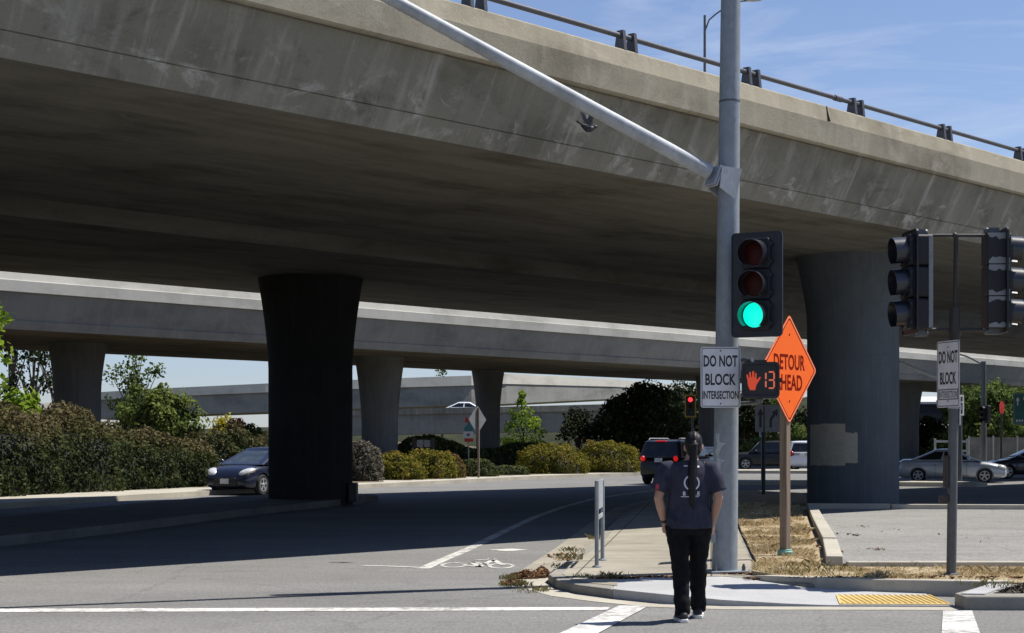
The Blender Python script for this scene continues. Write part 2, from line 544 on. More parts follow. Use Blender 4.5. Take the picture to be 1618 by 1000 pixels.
# ------------------------------------------------------------------ building blocks
class MB:
    """Collects shapes into one mesh."""

    def __init__(s):
        s.v, s.f, s.uv = [], [], []

    def add(s, verts, faces):
        o = len(s.v)
        s.v += [tuple(p) for p in verts]
        s.f += [tuple(i + o for i in f) for f in faces]
        return s

    def box(s, c, d, rz=0.0, mat=None):
        x, y, z = d[0] / 2, d[1] / 2, d[2] / 2
        vs = [Vector((a, b, e)) for e in (-z, z) for (a, b) in ((-x, -y), (x, -y), (x, y), (-x, y))]
        R = mat if mat is not None else Matrix.Rotation(rz, 3, 'Z')
        vs = [R @ p + Vector(c) for p in vs]
        return s.add(vs, [(3, 2, 1, 0), (4, 5, 6, 7), (0, 1, 5, 4), (1, 2, 6, 5), (2, 3, 7, 6), (3, 0, 4, 7)])

    def rings(s, rs, cap=True, closed=True):
        n = len(rs[0])
        vs = [p for r in rs for p in r]
        fs = []
        for k in range(len(rs) - 1):
            for i in range(n if closed else n - 1):
                j = (i + 1) % n
                fs.append((k * n + i, k * n + j, (k + 1) * n + j, (k + 1) * n + i))
        if cap and closed:
            fs.append(tuple(reversed(range(n))))
            fs.append(tuple(range((len(rs) - 1) * n, len(rs) * n)))
        return s.add(vs, fs)

    def tube(s, pts, r, n=12, cap=True):
        pts = [Vector(p) for p in pts]
        if isinstance(r, (int, float)):
            r = [r] * len(pts)
        rs = []
        ref = None
        for k, p in enumerate(pts):
            d = (pts[min(k + 1, len(pts) - 1)] - pts[max(k - 1, 0)]).normalized()
            if ref is None:
                ref = Vector((0, 0, 1)) if abs(d.z) < 0.9 else Vector((1, 0, 0))
                a = d.cross(ref).normalized()
            else:
                a = (a - d * a.dot(d)).normalized()
            b = d.cross(a)
            rs.append([p + (a * math.cos(t) + b * math.sin(t)) * r[k] for t in [2 * math.pi * i / n for i in range(n)]])
        return s.rings(rs, cap)

    def lathe(s, prof, c=(0, 0, 0), n=32, axis='Z', rz=0.0, cap=True):
        """prof: (radius, height) pairs along the axis."""
        rs = []
        R = Matrix.Rotation(rz, 3, 'Z')
        for r, h in prof:
            ring = []
            for i in range(n):
                t = 2 * math.pi * i / n
                x, y = r * math.cos(t), r * math.sin(t)
                p = {'Z': (x, y, h), 'Y': (x, h, -y), 'X': (h, x, y)}[axis]
                ring.append(R @ Vector(p) + Vector(c))
            rs.append(ring)
        return s.rings(rs, cap)

    def prism(s, poly, z0, z1):
        """Horizontal polygon extruded upward; z1 may be a list, one height per point."""
        n = len(poly)
        zt = z1 if isinstance(z1, (list, tuple)) else [z1] * n
        area = sum(poly[i][0] * poly[(i + 1) % n][1] - poly[(i + 1) % n][0] * poly[i][1] for i in range(n))
        idx = list(range(n)) if area > 0 else list(reversed(range(n)))
        b = [(poly[i][0], poly[i][1], z0) for i in idx]
        t = [(poly[i][0], poly[i][1], zt[i]) for i in idx]
        return s.rings([b, t])

    def sheet(s, poly, z):
        n = len(poly)
        zt = z if isinstance(z, (list, tuple)) else [z] * n
        area = sum(poly[i][0] * poly[(i + 1) % n][1] - poly[(i + 1) % n][0] * poly[i][1] for i in range(n))
        idx = list(range(n)) if area > 0 else list(reversed(range(n)))
        return s.add([(poly[i][0], poly[i][1], zt[i]) for i in idx], [tuple(range(n))])

    def ribbon(s, pts, w, z):
        """A flat painted band of width w along ground points."""
        pts = [Vector((p[0], p[1], 0)) for p in pts]
        vs = []
        for k, p in enumerate(pts):
            d = (pts[min(k + 1, len(pts) - 1)] - pts[max(k - 1, 0)]).normalized()
            nrm = Vector((-d.y, d.x, 0))
            vs += [p - nrm * w / 2 + Vector((0, 0, z)), p + nrm * w / 2 + Vector((0, 0, z))]
        fs = [(2 * k, 2 * k + 2, 2 * k + 3, 2 * k + 1) for k in range(len(pts) - 1)]
        return s.add(vs, fs)

    def plate(s, poly, y0, y1):
        """Polygon in the XZ plane (x, z) given counter-clockwise seen from -Y, thickened from y0 (front) to y1."""
        f = [(p[0], y0, p[1]) for p in poly]
        b = [(p[0], y1, p[1]) for p in poly]
        n = len(poly)
        vs = f + b
        fs = [tuple(range(n)), tuple(reversed(range(n, 2 * n)))]
        for i in range(n):
            j = (i + 1) % n
            fs.append((j, i, n + i, n + j))
        return s.add(vs, fs)

    def frame(s, outer, inner, y0, y1):
        n = len(outer)
        vs = [(p[0], y, p[1]) for y in (y0, y1) for poly in (outer, inner) for p in poly]
        fs = []
        for i in range(n):
            j = (i + 1) % n
            fs += [(i, j, n + j, n + i), (2 * n + j, 2 * n + i, 3 * n + i, 3 * n + j),
                   (j, i, 2 * n + i, 2 * n + j), (n + i, n + j, 3 * n + j, 3 * n + i)]
        return s.add(vs, fs)

    def ball(s, c, r, n=12, m=8, rot=None):
        if isinstance(r, (int, float)):
            r = (r, r, r)
        R = rot or Matrix.Identity(3)
        rs = []
        for k in range(m + 1):
            ph = -math.pi / 2 + math.pi * k / m
            q = max(math.cos(ph), 0.02)
            rs.append([R @ Vector((r[0] * q * math.cos(t), r[1] * q * math.sin(t), r[2] * math.sin(ph))) + Vector(c)
                       for t in [2 * math.pi * i / n for i in range(n)]])
        return s.rings(rs)

    def xf(s, mat):
        s.v = [tuple(mat @ Vector(p)) for p in s.v]
        return s

    def join(s, o):
        return s.add(o.v, o.f)

    def mesh(s, name, inv=None):
        me = bpy.data.meshes.new(name)
        vs = s.v if inv is None else [tuple(inv @ Vector(p)) for p in s.v]
        me.from_pydata(vs, [], s.f)
        me.update()
        return me


def rrect(w, h, r, cx=0.0, cz=0.0, n=5):
    """Rounded rectangle, counter-clockwise in (x, z)."""
    pts = []
    for (sx, sz, a0) in ((1, -1, -90), (1, 1, 0), (-1, 1, 90), (-1, -1, 180)):
        for k in range(n):
            a = rad(a0 + 90 * k / (n - 1))
            pts.append((cx + sx * (w / 2 - r) + r * math.cos(a), cz + sz * (h / 2 - r) + r * math.sin(a)))
    return pts


ROOT = {}


def finish(me, mat, smooth):
    me.materials.append(M[mat])
    if smooth:
        me.polygons.foreach_set('use_smooth', [True] * len(me.polygons))
        me.set_sharp_from_angle(angle=rad(smooth if smooth is not True else 38))


def fix_normals(me):
    bm = bmesh.new()
    bm.from_mesh(me)
    bmesh.ops.recalc_face_normals(bm, faces=bm.faces)
    bm.to_mesh(me)
    bm.free()


def obj(name, mb, mat, parent=None, smooth=True, world=True, bevel=0.0, label=None, fix=True):
    """Link one mesh object; with world=True the vertices are world coordinates."""
    inv = None
    if parent is not None and world and parent.name in ROOT:
        inv = ROOT[parent.name].inverted()
    me = mb.mesh(name, inv) if isinstance(mb, MB) else mb
    if fix and isinstance(mb, MB):
        fix_normals(me)
    finish(me, mat, smooth)
    o = bpy.data.objects.new(name, me)
    COL.objects.link(o)
    if parent is not None:
        o.parent = parent
        if parent.name in ROOT:
            ROOT[o.name] = ROOT[parent.name]
    if bevel:
        bv = o.modifiers.new('bevel', 'BEVEL')
        bv.width = bevel
        bv.segments = 2
        bv.limit_method = 'ANGLE'
        bv.angle_limit = rad(40)
    if label:
        o['label'] = label
    return o


def tag(o, label, cat, group=None, kind=None):
    if label:
        o['label'] = label
    if cat:
        o['category'] = cat
    if group:
        o['group'] = group
    if kind:
        o['kind'] = kind
    return o


def thing(name, label, cat, loc=(0, 0, 0), rz=0.0, group=None):
    o = bpy.data.objects.new(name, None)
    o.empty_display_size = 0.2
    COL.objects.link(o)
    o.location = loc
    o.rotation_euler = (0, 0, rz)
    ROOT[o.name] = Matrix.Translation(Vector(loc)) @ Matrix.Rotation(rz, 4, 'Z')
    return tag(o, label, cat, group)


def dup(root, loc, rz, label, group=None):
    r = root.copy()
    COL.objects.link(r)
    r.location = loc
    r.rotation_euler = (0, 0, rz)
    r['label'] = label
    if group:
        r['group'] = group

    def rec(src, dst):
        for ch in list(src.children):
            c = ch.copy()
            COL.objects.link(c)
            c.parent = dst
            rec(ch, c)
    rec(root, r)
    return r


def struct(name, mb, mat, smooth=False, bevel=0.0):
    o = obj(name, mb, mat, None, smooth, bevel=bevel)
    o['kind'] = 'structure'
    return o


def evaluated(me, mods):
    """Mesh after a stack of modifiers, each (type, settings)."""
    o = bpy.data.objects.new('work_mesh', me)
    COL.objects.link(o)
    for ty, st in mods:
        md = o.modifiers.new(ty.lower(), ty)
        for k, v in st.items():
            setattr(md, k, v)
    dg = bpy.context.evaluated_depsgraph_get()
    r = bpy.data.meshes.new_from_object(o.evaluated_get(dg))
    bpy.data.objects.remove(o)
    return r


def text_mb(body, height, width=None, squeeze=1.0, bold=0.0, y0=-0.001, y1=0.0):
    """Lettering as geometry in the XZ plane facing -Y, centred on the origin."""
    cu = bpy.data.curves.new('lettering_curve', 'FONT')
    cu.body = body
    cu.size = 1.0
    cu.offset = bold
    cu.resolution_u = 3
    cu.align_x = 'CENTER'
    o = bpy.data.objects.new('work_text', cu)
    COL.objects.link(o)
    dg = bpy.context.evaluated_depsgraph_get()
    me = bpy.data.meshes.new_from_object(o.evaluated_get(dg))
    bpy.data.objects.remove(o)
    vs = np.array([v.co[:] for v in me.vertices])
    fs = [tuple(p.vertices) for p in me.polygons]
    lo, hi = vs.min(0), vs.max(0)
    sc = height / (hi[1] - lo[1])
    sx = (width / (hi[0] - lo[0])) if width else sc * squeeze
    pts = [((x - (lo[0] + hi[0]) / 2) * sx, y0, (y - (lo[1] + hi[1]) / 2) * sc) for x, y, z in vs]
    mb = MB()
    mb.add(pts, fs)
    bpy.data.meshes.remove(me)
    return mb
# ================================================================== GROUND, ROADS, KERBS
UQ = (3210.0 - CX) / FPX
UV_ = Vector((UQ, 1.0, 0)).normalized()                 # direction of the overpasses
WV_ = Vector((-UV_.y, UV_.x, 0))                         # away from the camera, square to them


def BP(D, t, z=0.0):
    p = WV_ * D + UV_ * t
    return Vector((p.x, p.y, z))


struct('ground', MB().sheet([(-2500, -800), (2500, -800), (2500, 4000), (-2500, 4000)], -0.04), 'far_ground')
struct('roadway', MB().sheet([(-60, -30), (110, -30), (110, 128), (-60, 128)], 0.0), 'asphalt')

# kerb line of the far side, from the hedge round to the planted mounds
FARK = [(-24, 8), (-17, 24), (-14.2, 33), (-12.5, 40.2), (-10.6, 47.5), (-8.6, 53), (-5.8, 57.5), (-2.2, 66), (1.1, 74), (4.2, 79.3),
        (6.3, 82.2), (7.9, 84.5), (9.0, 88.5), (9.2, 95), (9.4, 125)]


def offset(line, d):
    out = []
    for k, p in enumerate(line):
        a = Vector(line[max(k - 1, 0)])
        b = Vector(line[min(k + 1, len(line) - 1)])
        t = (b - a).normalized()
        out.append((p[0] - t.y * d, p[1] + t.x * d))
    return out


def dist_line(x, y, line):
    best = 1e9
    for k in range(len(line) - 1):
        ax, ay = line[k]
        bx, by = line[k + 1]
        dx, dy = bx - ax, by - ay
        t = max(0, min(1, ((x - ax) * dx + (y - ay) * dy) / (dx * dx + dy * dy)))
        q = math.hypot(x - ax - t * dx, y - ay - t * dy)
        if q < best:
            best = q
            side = dx * (y - ay) - dy * (x - ax)
    return best if side > 0 else -best


struct('far_kerb', MB().prism(FARK + [(-70, 125), (-70, 8)], -0.1, 0.15), 'kerb_pale')


def bed_z(x, y):
    d = dist_line(x, y, FARK)
    s = max(0.0, min(1.0, (d - 4.5) / 15.0))
    z = 0.16 + 1.55 * s * s * (3 - 2 * s)
    if d < (2.5 if y < 54 else 0.95):
        z = 0.05
    return z + 0.05 * mnoise.noise(Vector((x * .35, y * .35, 3)))


mb = MB()
gx = np.arange(-62, 13.01, 1.0)
gy = np.arange(10, 133.01, 1.0)
vs = [(x, y, bed_z(x, y) if dist_line(x, y, FARK) > 0.2 else -0.5) for y in gy for x in gx]
nx = len(gx)
fs = [(j * nx + i, j * nx + i + 1, (j + 1) * nx + i + 1, (j + 1) * nx + i) for j in range(len(gy) - 1) for i in range(nx - 1)]
mb.add(vs, fs)
struct('planting_bed', mb, 'bed_soil', smooth=60)

# median under the far column row
struct('median', MB().prism([(-8.3, 24.5), (-7.9, 26.2), (-7.1, 29.5), (-6.0, 36), (-4.6, 42), (-3.7, 45.5), (-4.1, 47.2), (-6.2, 47.6), (-8.3, 44),
                             (-9.6, 37), (-10.3, 30), (-9.9, 24.5)], -0.1, 0.17), 'median_concrete', bevel=0.03)

# corner block: kerb and everything raised on the right
WESTK = [(0.42, 19.1), (0.6, 20.5), (1.22, 25.1), (2.1, 33), (3.2, 41.5), (4.6, 47.5)]
CORNER = [(0.42, 19.1), (0.5, 18.3), (0.7, 17.7), (1.05, 17.15), (1.2, 18.6), (2.4, 18.75), (2.74, 18.35), (3.2, 17.85), (4.0, 17.55),
          (5.1, 17.35), (30, 17.2), (30, 32), (13, 36.6), (9.6, 37.8), (9.4, 41), (8.9, 49), (7.6, 51.6), (6.1, 51.2), (4.6, 47.5), (3.2, 41.5), (2.1, 33), (1.22, 25.1), (0.6, 20.5)]
struct('corner_kerb', MB().prism(CORNER, -0.1, 0.1), 'kerb_concrete', bevel=0.02)
struct('sidewalk', MB().sheet([(0.58, 19.1), (0.66, 18.35), (0.84, 17.85), (1.12, 17.5), (1.2, 18.6), (2.4, 18.75), (2.68, 18.9), (3.0, 20.6), (4.0, 29.4), (5.6, 43),
                               (6.6, 50.6), (6.2, 51.0), (4.75, 47.5), (3.36, 41.5), (2.25, 33), (1.38, 25.1), (0.76, 20.5)], 0.1045), 'sidewalk_old')
mb = MB()
fr = [(1.05, 17.15, .1), (1.5, 16.6, .098), (2.1, 16.35, .062), (2.7, 16.3, .032), (3.14, 16.28, .017), (4.37, 16.25, .016)]
bk = [(1.2, 18.6, .1), (1.75, 18.66, .1), (2.4, 18.75, .1), (2.74, 18.35, .09), (3.2, 17.85, .055), (4.37, 17.45, .03)]
mb.rings([[(a[0], a[1], -.1), a, b, (b[0], b[1], -.1)] for a, b in zip(fr, bk)])
struct('kerb_ramp', mb, 'sidewalk_new', bevel=0.0)

mb = MB()
pa = [(3.25, 16.33), (4.35, 16.31), (4.35, 17.08), (3.37, 17.12)]
mb.prism(pa, 0.0, [0.027, 0.025, 0.037, 0.043])
for i in range(19):
    for j in range(15):
        x = 3.29 + i * 0.058
        y = 16.37 + j * 0.052
        if x > 3.28 + (y - 16.33) * 0.15 and x < 4.34:
            z = 0.0255 + (y - 16.33) * 0.017
            mb.lathe([(0.019, z), (0.012, z + 0.009)], (x, y, 0), 6)
struct('tactile_paving', mb, 'tactile_yellow')

mb = MB()
uk = [(2.60, 18.62), (2.80, 18.28), (3.3, 17.80), (3.85, 17.54), (4.99, 17.30), (5.25, 17.28)]
for a, b in zip(uk[:-1], uk[1:]):
    pass
la, lb = uk, offset(uk, 0.16)
mb.rings([[(a[0], a[1], -.05), (a[0], a[1], h), (b[0], b[1], h), (b[0], b[1], -.05)]
          for a, b, h in zip(la, lb, [.11, .15, .165, .168, .17, .17])])
struct('upper_kerb', mb, 'kerb_pale', bevel=0.012)
struct('right_kerb', MB().prism([(4.385, 15.95), (30, 15.5), (30, 17.25), (5.2, 17.31), (4.95, 17.2), (4.385, 16.3)], -0.1, 0.135), 'kerb_concrete', bevel=0.015)
struct('ramp_wing', MB().prism([(4.40, 16.12), (4.62, 16.08), (5.22, 17.2), (5.0, 17.24)], 0.0, 0.148), 'sidewalk_new')
struct('mulch_bed', MB().sheet([(4.75, 16.25), (30, 15.85), (30, 17.2), (5.34, 17.22)], 0.141), 'mulch')

SOIL = [(2.76, 18.92), (2.98, 18.34), (3.4, 17.98), (3.95, 17.74), (5.05, 17.50), (5.3, 17.34), (30, 17.26), (30, 19.6), (3.85, 19.65), (3.95, 20.3), (6.6, 36.3),
        (7.4, 41), (8.6, 48.6), (7.5, 51.0), (6.72, 50.5), (5.66, 43), (4.06, 29.4), (3.06, 20.6)]
struct('verge_soil', MB().prism(SOIL, 0.02, 0.15), 'dry_soil')
struct('parking_apron', MB().prism([(3.95, 19.75), (30, 19.75), (30, 31.5), (12.2, 35.6), (6.75, 36.2)], 0.02, 0.175), 'asphalt_pale')
mb = MB()
for a, b, wd, h in (((3.86, 19.7), (4.5, 23.3), .2, .27), ((4.52, 23.42), (5.35, 28.6), .2, .28), ((5.37, 28.72), (6.62, 36.35), .2, .27)):
    L = (Vector(b) - Vector(a)).length
    ang = math.atan2(b[1] - a[1], b[0] - a[0])
    mb.box(((a[0] + b[0]) / 2, (a[1] + b[1]) / 2, h / 2), (L, wd, h), ang)
for a, b, wd, h in (((6.5, 36.3), (8.3, 36.15), .22, .29), ((8.32, 36.15), (12.3, 35.72), .22, .28), ((12.32, 35.71), (30, 31.6), .22, .28)):
    L = (Vector(b) - Vector(a)).length
    ang = math.atan2(b[1] - a[1], b[0] - a[0])
    mb.box(((a[0] + b[0]) / 2, (a[1] + b[1]) / 2, h / 2), (L, wd, h), ang)
for k in range(7):
    mb.box((4.0 + 3.4 * k + 1.68, 19.66, 0.1), (3.36, .16, .215))
struct('parking_kerb', mb, 'kerb_pale', bevel=0.015)

# gutters, islands beyond
gl = [(0.3, 20.5), (0.13, 19.1), (0.22, 18.2), (0.45, 17.45), (0.85, 16.85), (1.35, 16.3), (2.05, 16.06), (2.7, 16.02), (4.4, 15.98)]
mb = MB().ribbon(offset(gl, .10), 0.30, 0.004)
struct('gutter', mb, 'kerb_pale')
struct('side_gutter', MB().ribbon([(0.33, 20.42), (0.92, 25.1), (1.82, 33), (2.9, 41.5), (4.3, 47.5)], 0.55, 0.0045), 'sidewalk_old')
struct('traffic_island', MB().prism([(8.6, 63.5), (12, 62.6), (17.1, 60.6), (17.6, 60.9), (17.6, 61.9), (13, 64.4), (8.8, 65.2)], -0.1, 0.17), 'kerb_pale', bevel=0.03)
struct('far_island', MB().prism([(10.5, 88), (30, 84), (60, 84), (60, 90), (30, 90), (11, 92)], -0.1, 0.16), 'kerb_pale')

# painted markings
mb = MB()
mb.sheet([G(-300, 963)[:2], G(965, 959.6)[:2], G(958, 964.6)[:2], G(-300, 968.6)[:2]], 0.0044)
struct('limit_line', mb, 'road_paint')
mb = MB()
mb.sheet([G(979, 957.6)[:2], G(1024, 958.8)[:2], G(948, 1000)[:2], G(760, 1110)[:2], G(660, 1110)[:2], G(888, 1000)[:2]], 0.0085)
mb.sheet([G(1490, 966)[:2], G(1536, 966)[:2], G(1548, 1000)[:2], G(1575, 1085)[:2], G(1484, 1085)[:2], G(1488, 1000)[:2]], 0.0085)
struct('crosswalk_stripes', mb, 'road_paint')
mb = MB()
ln = [G(669, 898.5), G(700, 884.5), G(740, 868), G(795, 840.5), G(848, 816), G(890, 801), G(937, 788.5), G(985, 781), G(1031, 775.5), G(1080, 771)]
mb.ribbon([p[:2] for p in ln], 0.17, 0.0042)
mb.ribbon([G(572, 894)[:2], G(620, 895)[:2], G(662, 897)[:2]], 0.10, 0.0052)
struct('bike_lane_line', mb, 'road_paint_worn')


def ell(mb, c, rx, ry, th, z, n=28):
    a = [(c[0] + rx * math.cos(t), c[1] + ry * math.sin(t), z) for t in [2 * math.pi * i / n for i in range(n)]]
    b = [(c[0] + (rx - th) * math.cos(t), c[1] + (ry - th * 2.2) * math.sin(t), z) for t in [2 * math.pi * i / n for i in range(n)]]
    mb.add(a + b, [(i, (i + 1) % n, n + (i + 1) % n, n + i) for i in range(n)])


mb = MB()
w1, w2 = G(717, 893), G(792, 894.3)
ell(mb, w1, .18, .46, .05, 0.0046)
ell(mb, w2, .18, .46, .05, 0.0046)
for pts in ([(745, 888), (775, 893.5)], [(745, 888), (757, 896)], [(757, 896), (780, 885)], [(752, 885.5), (783, 883.5)], [(775, 883), (795, 893)], [(757, 896), (730, 893)]):
    mb.ribbon([G(*p)[:2] for p in pts], 0.085, 0.0056 + 0.0004 * len(pts))
mb.ribbon([G(785, 870.2)[:2], G(823, 868)[:2]], 0.42, 0.0049)
struct('bike_symbol', mb, 'road_paint_worn')

# ================================================================== FOLIAGE
def rotrand(rng, n):
    v = rng.normal(size=(n, 3))
    return v / np.linalg.norm(v, axis=1)[:, None]


def leaf_mesh(name, P, N, size, tint, rng, follow=0.55, slim=0.34):
    n = len(P)
    nr = N * follow + rotrand(rng, n) * (1 - follow)
    nr /= np.linalg.norm(nr, axis=1)[:, None]
    t = np.cross(nr, rotrand(rng, n))
    t /= np.linalg.norm(t, axis=1)[:, None] + 1e-9
    b = np.cross(nr, t)
    s = size[:, None]
    V = np.stack([P - t * s * .5, P + b * s * slim, P + t * s * .5, P - b * s * slim], 1).reshape(-1, 3)
    me = bpy.data.meshes.new(name)
    me.vertices.add(4 * n)
    me.vertices.foreach_set('co', V.astype(np.float32).ravel())
    me.loops.add(4 * n)
    me.loops.foreach_set('vertex_index', np.arange(4 * n, dtype=np.int32))
    me.polygons.add(n)
    me.polygons.foreach_set('loop_start', np.arange(0, 4 * n, 4, dtype=np.int32))
    me.update(calc_edges=True)
    a = me.attributes.new('tint', 'FLOAT', 'POINT')
    a.data.foreach_set('value', np.repeat(np.clip(tint, 0, 1), 4).astype(np.float32))
    return me


def fbm(p, s, k=0.0):
    return mnoise.fractal(Vector((p[0] * s + k, p[1] * s, p[2] * s)), 0.8, 2.1, 4)


def leaf_obj(name, me, mat, parent):
    if parent is not None and parent.name in ROOT:
        me.transform(ROOT[parent.name].inverted())
    me.materials.append(M[mat])
    o = bpy.data.objects.new(name, me)
    COL.objects.link(o)
    if parent is not None:
        o.parent = parent
        ROOT[o.name] = ROOT[parent.name]
    return o


def tree(name, label, cat, base, height, clumps, mat, leaf=0.12, per=260, seed=1, trunk_r=0.1, group=None, spread=0.45, tint0=0.5, lean=0.0, flat=0.4):
    """clumps: list of (dx, dy, z, r) leaf masses round the limbs' ends."""
    rng = np.random.default_rng(seed)
    root = thing(name, label, cat, base, 0, group)
    bx, by, bz = base
    mb = MB()
    top = max(c[2] for c in clumps)
    ax = [(bx + lean * k / 6 + 0.05 * rng.normal(), by + 0.05 * rng.normal(), bz - 0.15 + (top * 0.8 + 0.15) * k / 6) for k in range(7)]
    mb.tube(ax, [trunk_r * (1.25 - 0.16 * k) for k in range(7)], 9)
    P, T, S, Nn = [], [], [], []
    for (dx, dy, z, r) in clumps:
        c = np.array((bx + dx, by + dy, bz + z))
        f = min(0.85, max(0.15, (z - 0.55 * r) / max(top, .1) * 0.7))
        k0 = int(f * 6)
        s0 = Vector(ax[k0])
        mid = (s0 + Vector(c)) / 2 + Vector((0, 0, -0.12 * r))
        mb.tube([s0, mid, Vector(c)], [trunk_r * .45, trunk_r * .3, trunk_r * .12], 6)
        n = int(per * max(.35, r * r))
        d = rotrand(rng, n)
        rr = r * (rng.random(n) ** 0.45)
        p = c + d * rr[:, None] * np.array((1, 1, 0.85))
        keep = np.array([fbm(q, 1.3 / max(r, .4), seed) for q in p]) > -0.18
        p, d, rr = p[keep], d[keep], rr[keep]
        P.append(p)
        Nn.append(d * 0.6 + np.array((0, 0, .5)))
        S.append(leaf * (0.6 + 0.8 * rng.random(len(p))))
        T.append(tint0 + 0.16 * rng.normal(size=len(p)) + 0.14 * rng.normal() + 0.12 * d[:, 2])
    obj('trunk', mb, 'bark', root)
    me = leaf_mesh('crown', np.concatenate(P), np.concatenate(Nn), np.concatenate(S), np.concatenate(T), rng, flat)
    leaf_obj('crown', me, mat, root)
    return root


def crown_clumps(w, h, z0, n, seed, r=0.5, cone=0.0):
    rng = random.Random(seed)
    out = []
    for k in range(n):
        f = rng.random()
        z = z0 + h * f
        ww = w * (math.sin(math.pi * (0.12 + 0.8 * f)) * (1 - cone) + (1 - f) * cone)
        a = rng.random() * 6.283
        q = math.sqrt(rng.random()) * ww
        out.append((q * math.cos(a), q * math.sin(a), z, r * (0.7 + 0.6 * rng.random())))
    return out


def mound(name, label, cat, c, r, n, mat, leaf=0.09, seed=1, group=None, lump=0.16, tint0=0.5, core='dark_leaf_core', power=2.4, grad=0.0):
    """Clipped or wild shrub standing on the ground: a lumpy half-ellipsoid of leaves round a woody heart."""
    rng = np.random.default_rng(seed)
    root = thing(name, label, cat, c, 0, group)
    u = rng.random(n) * 2 * math.pi
    z = rng.random(n) ** 0.9
    ph = np.arcsin(np.clip(z, 0, 1))
    d = np.stack([np.cos(u) * np.cos(ph), np.sin(u) * np.cos(ph), np.sin(ph)], 1)
    nl = (np.abs(d) ** power).sum(1) ** (-1.0 / power)
    d2 = d * nl[:, None]
    lumps = np.array([fbm(q, 2.2, seed * 3.1) for q in d2])
    rr = 1 + lump * lumps - 0.16 * rng.random(n) ** 2 + 0.035 * rng.random(n)
    P = d2 * rr[:, None] * np.array(r) + np.array(c)
    N = d / np.array(r)
    N /= np.linalg.norm(N, axis=1)[:, None]
    T = tint0 + 0.15 * rng.normal(size=n) + 0.45 * lumps + grad * (d2[:, 2] - 0.5)
    S = leaf * (0.6 + 0.8 * rng.random(n))
    leaf_obj('foliage', leaf_mesh('foliage', P, N, S, T, rng, 0.55), mat, root)
    mb = MB()
    for k in range(7):
        a = k * 0.9 + seed
        e = Vector(c) + Vector((r[0] * .5 * math.cos(a), r[1] * .5 * math.sin(a), r[2] * .72))
        mb.tube([Vector(c) + Vector((0.06 * math.cos(a), 0.06 * math.sin(a), -.08)), (Vector(c) + e) / 2 + Vector((0, 0, .05)), e], [.05, .035, .015], 6)
    # leafy heart so that the shrub is dense
    rs = []
    for j in range(7):
        p2 = math.pi / 2 * j / 6
        rs.append([(c[0] + r[0] * .82 * max(math.cos(p2), .03) * math.cos(t), c[1] + r[1] * .82 * max(math.cos(p2), .03) * math.sin(t),
                    c[2] - .03 + r[2] * .82 * math.sin(p2)) for t in [2 * math.pi * i / 16 for i in range(16)]])
    mb.rings(rs)
    obj('stems', mb, core, root)
    return root


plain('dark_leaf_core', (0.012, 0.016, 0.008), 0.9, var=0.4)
plain('brown_core', (0.03, 0.026, 0.014), 0.9, var=0.4)

# ================================================================== OVERPASSES
def section(name, prof, ts, mat, parent, closed=True, dfun=None, label=None):
    """A profile of (D, z) points swept along the bridge; UV in metres."""
    me = bpy.data.meshes.new(name)
    inv = ROOT[parent.name].inverted() if parent is not None else Matrix.Identity(4)
    n = len(prof)
    cum = [0.0]
    for k in range(n):
        a, b = prof[k], prof[(k + 1) % n]
        cum.append(cum[-1] + math.hypot(a[0] - b[0], a[1] - b[1]))
    vs, fs, uv = [], [], []
    for t in ts:
        for (D, z) in prof:
            DD = D + (dfun(t, D) if dfun else 0.0)
            vs.append(inv @ BP(DD, t, z))
    for k in range(len(ts) - 1):
        for i in range(n):
            j = (i + 1) % n
            fs.append((k * n + i, (k + 1) * n + i, (k + 1) * n + j, k * n + j))
            uv += [(ts[k], cum[i]), (ts[k + 1], cum[i]), (ts[k + 1], cum[i + 1]), (ts[k], cum[i + 1])]
    fs.append(tuple(range(n)))
    fs.append(tuple(reversed(range((len(ts) - 1) * n, len(ts) * n))))
    uv += [(0, 0)] * (2 * n)
    me.from_pydata([tuple(v) for v in vs], [], fs)
    layer = me.uv_layers.new(name='UVMap')
    layer.data.foreach_set('uv', np.array(uv, dtype=np.float32).ravel())
    fix_normals(me)
    me.materials.append(M[mat])
    o = bpy.data.objects.new(name, me)
    COL.objects.link(o)
    if parent is not None:
        o.parent = parent
        ROOT[o.name] = ROOT[parent.name]
    if label:
        o['label'] = label
    return o


def column(parent, x, y, z0, ztop, r, rtop, flare, mat, label=None, n=40):
    mb = MB()
    prof = [(r, z0), (r, ztop - flare)]
    for k in range(1, 7):
        f = k / 6
        prof.append((r + (rtop - r) * f ** 1.55, ztop - flare + flare * f))
    mb.lathe(prof, (x, y, 0), n)
    return obj('column', mb, mat, parent, smooth=30, label=label)


SZ = 6.0
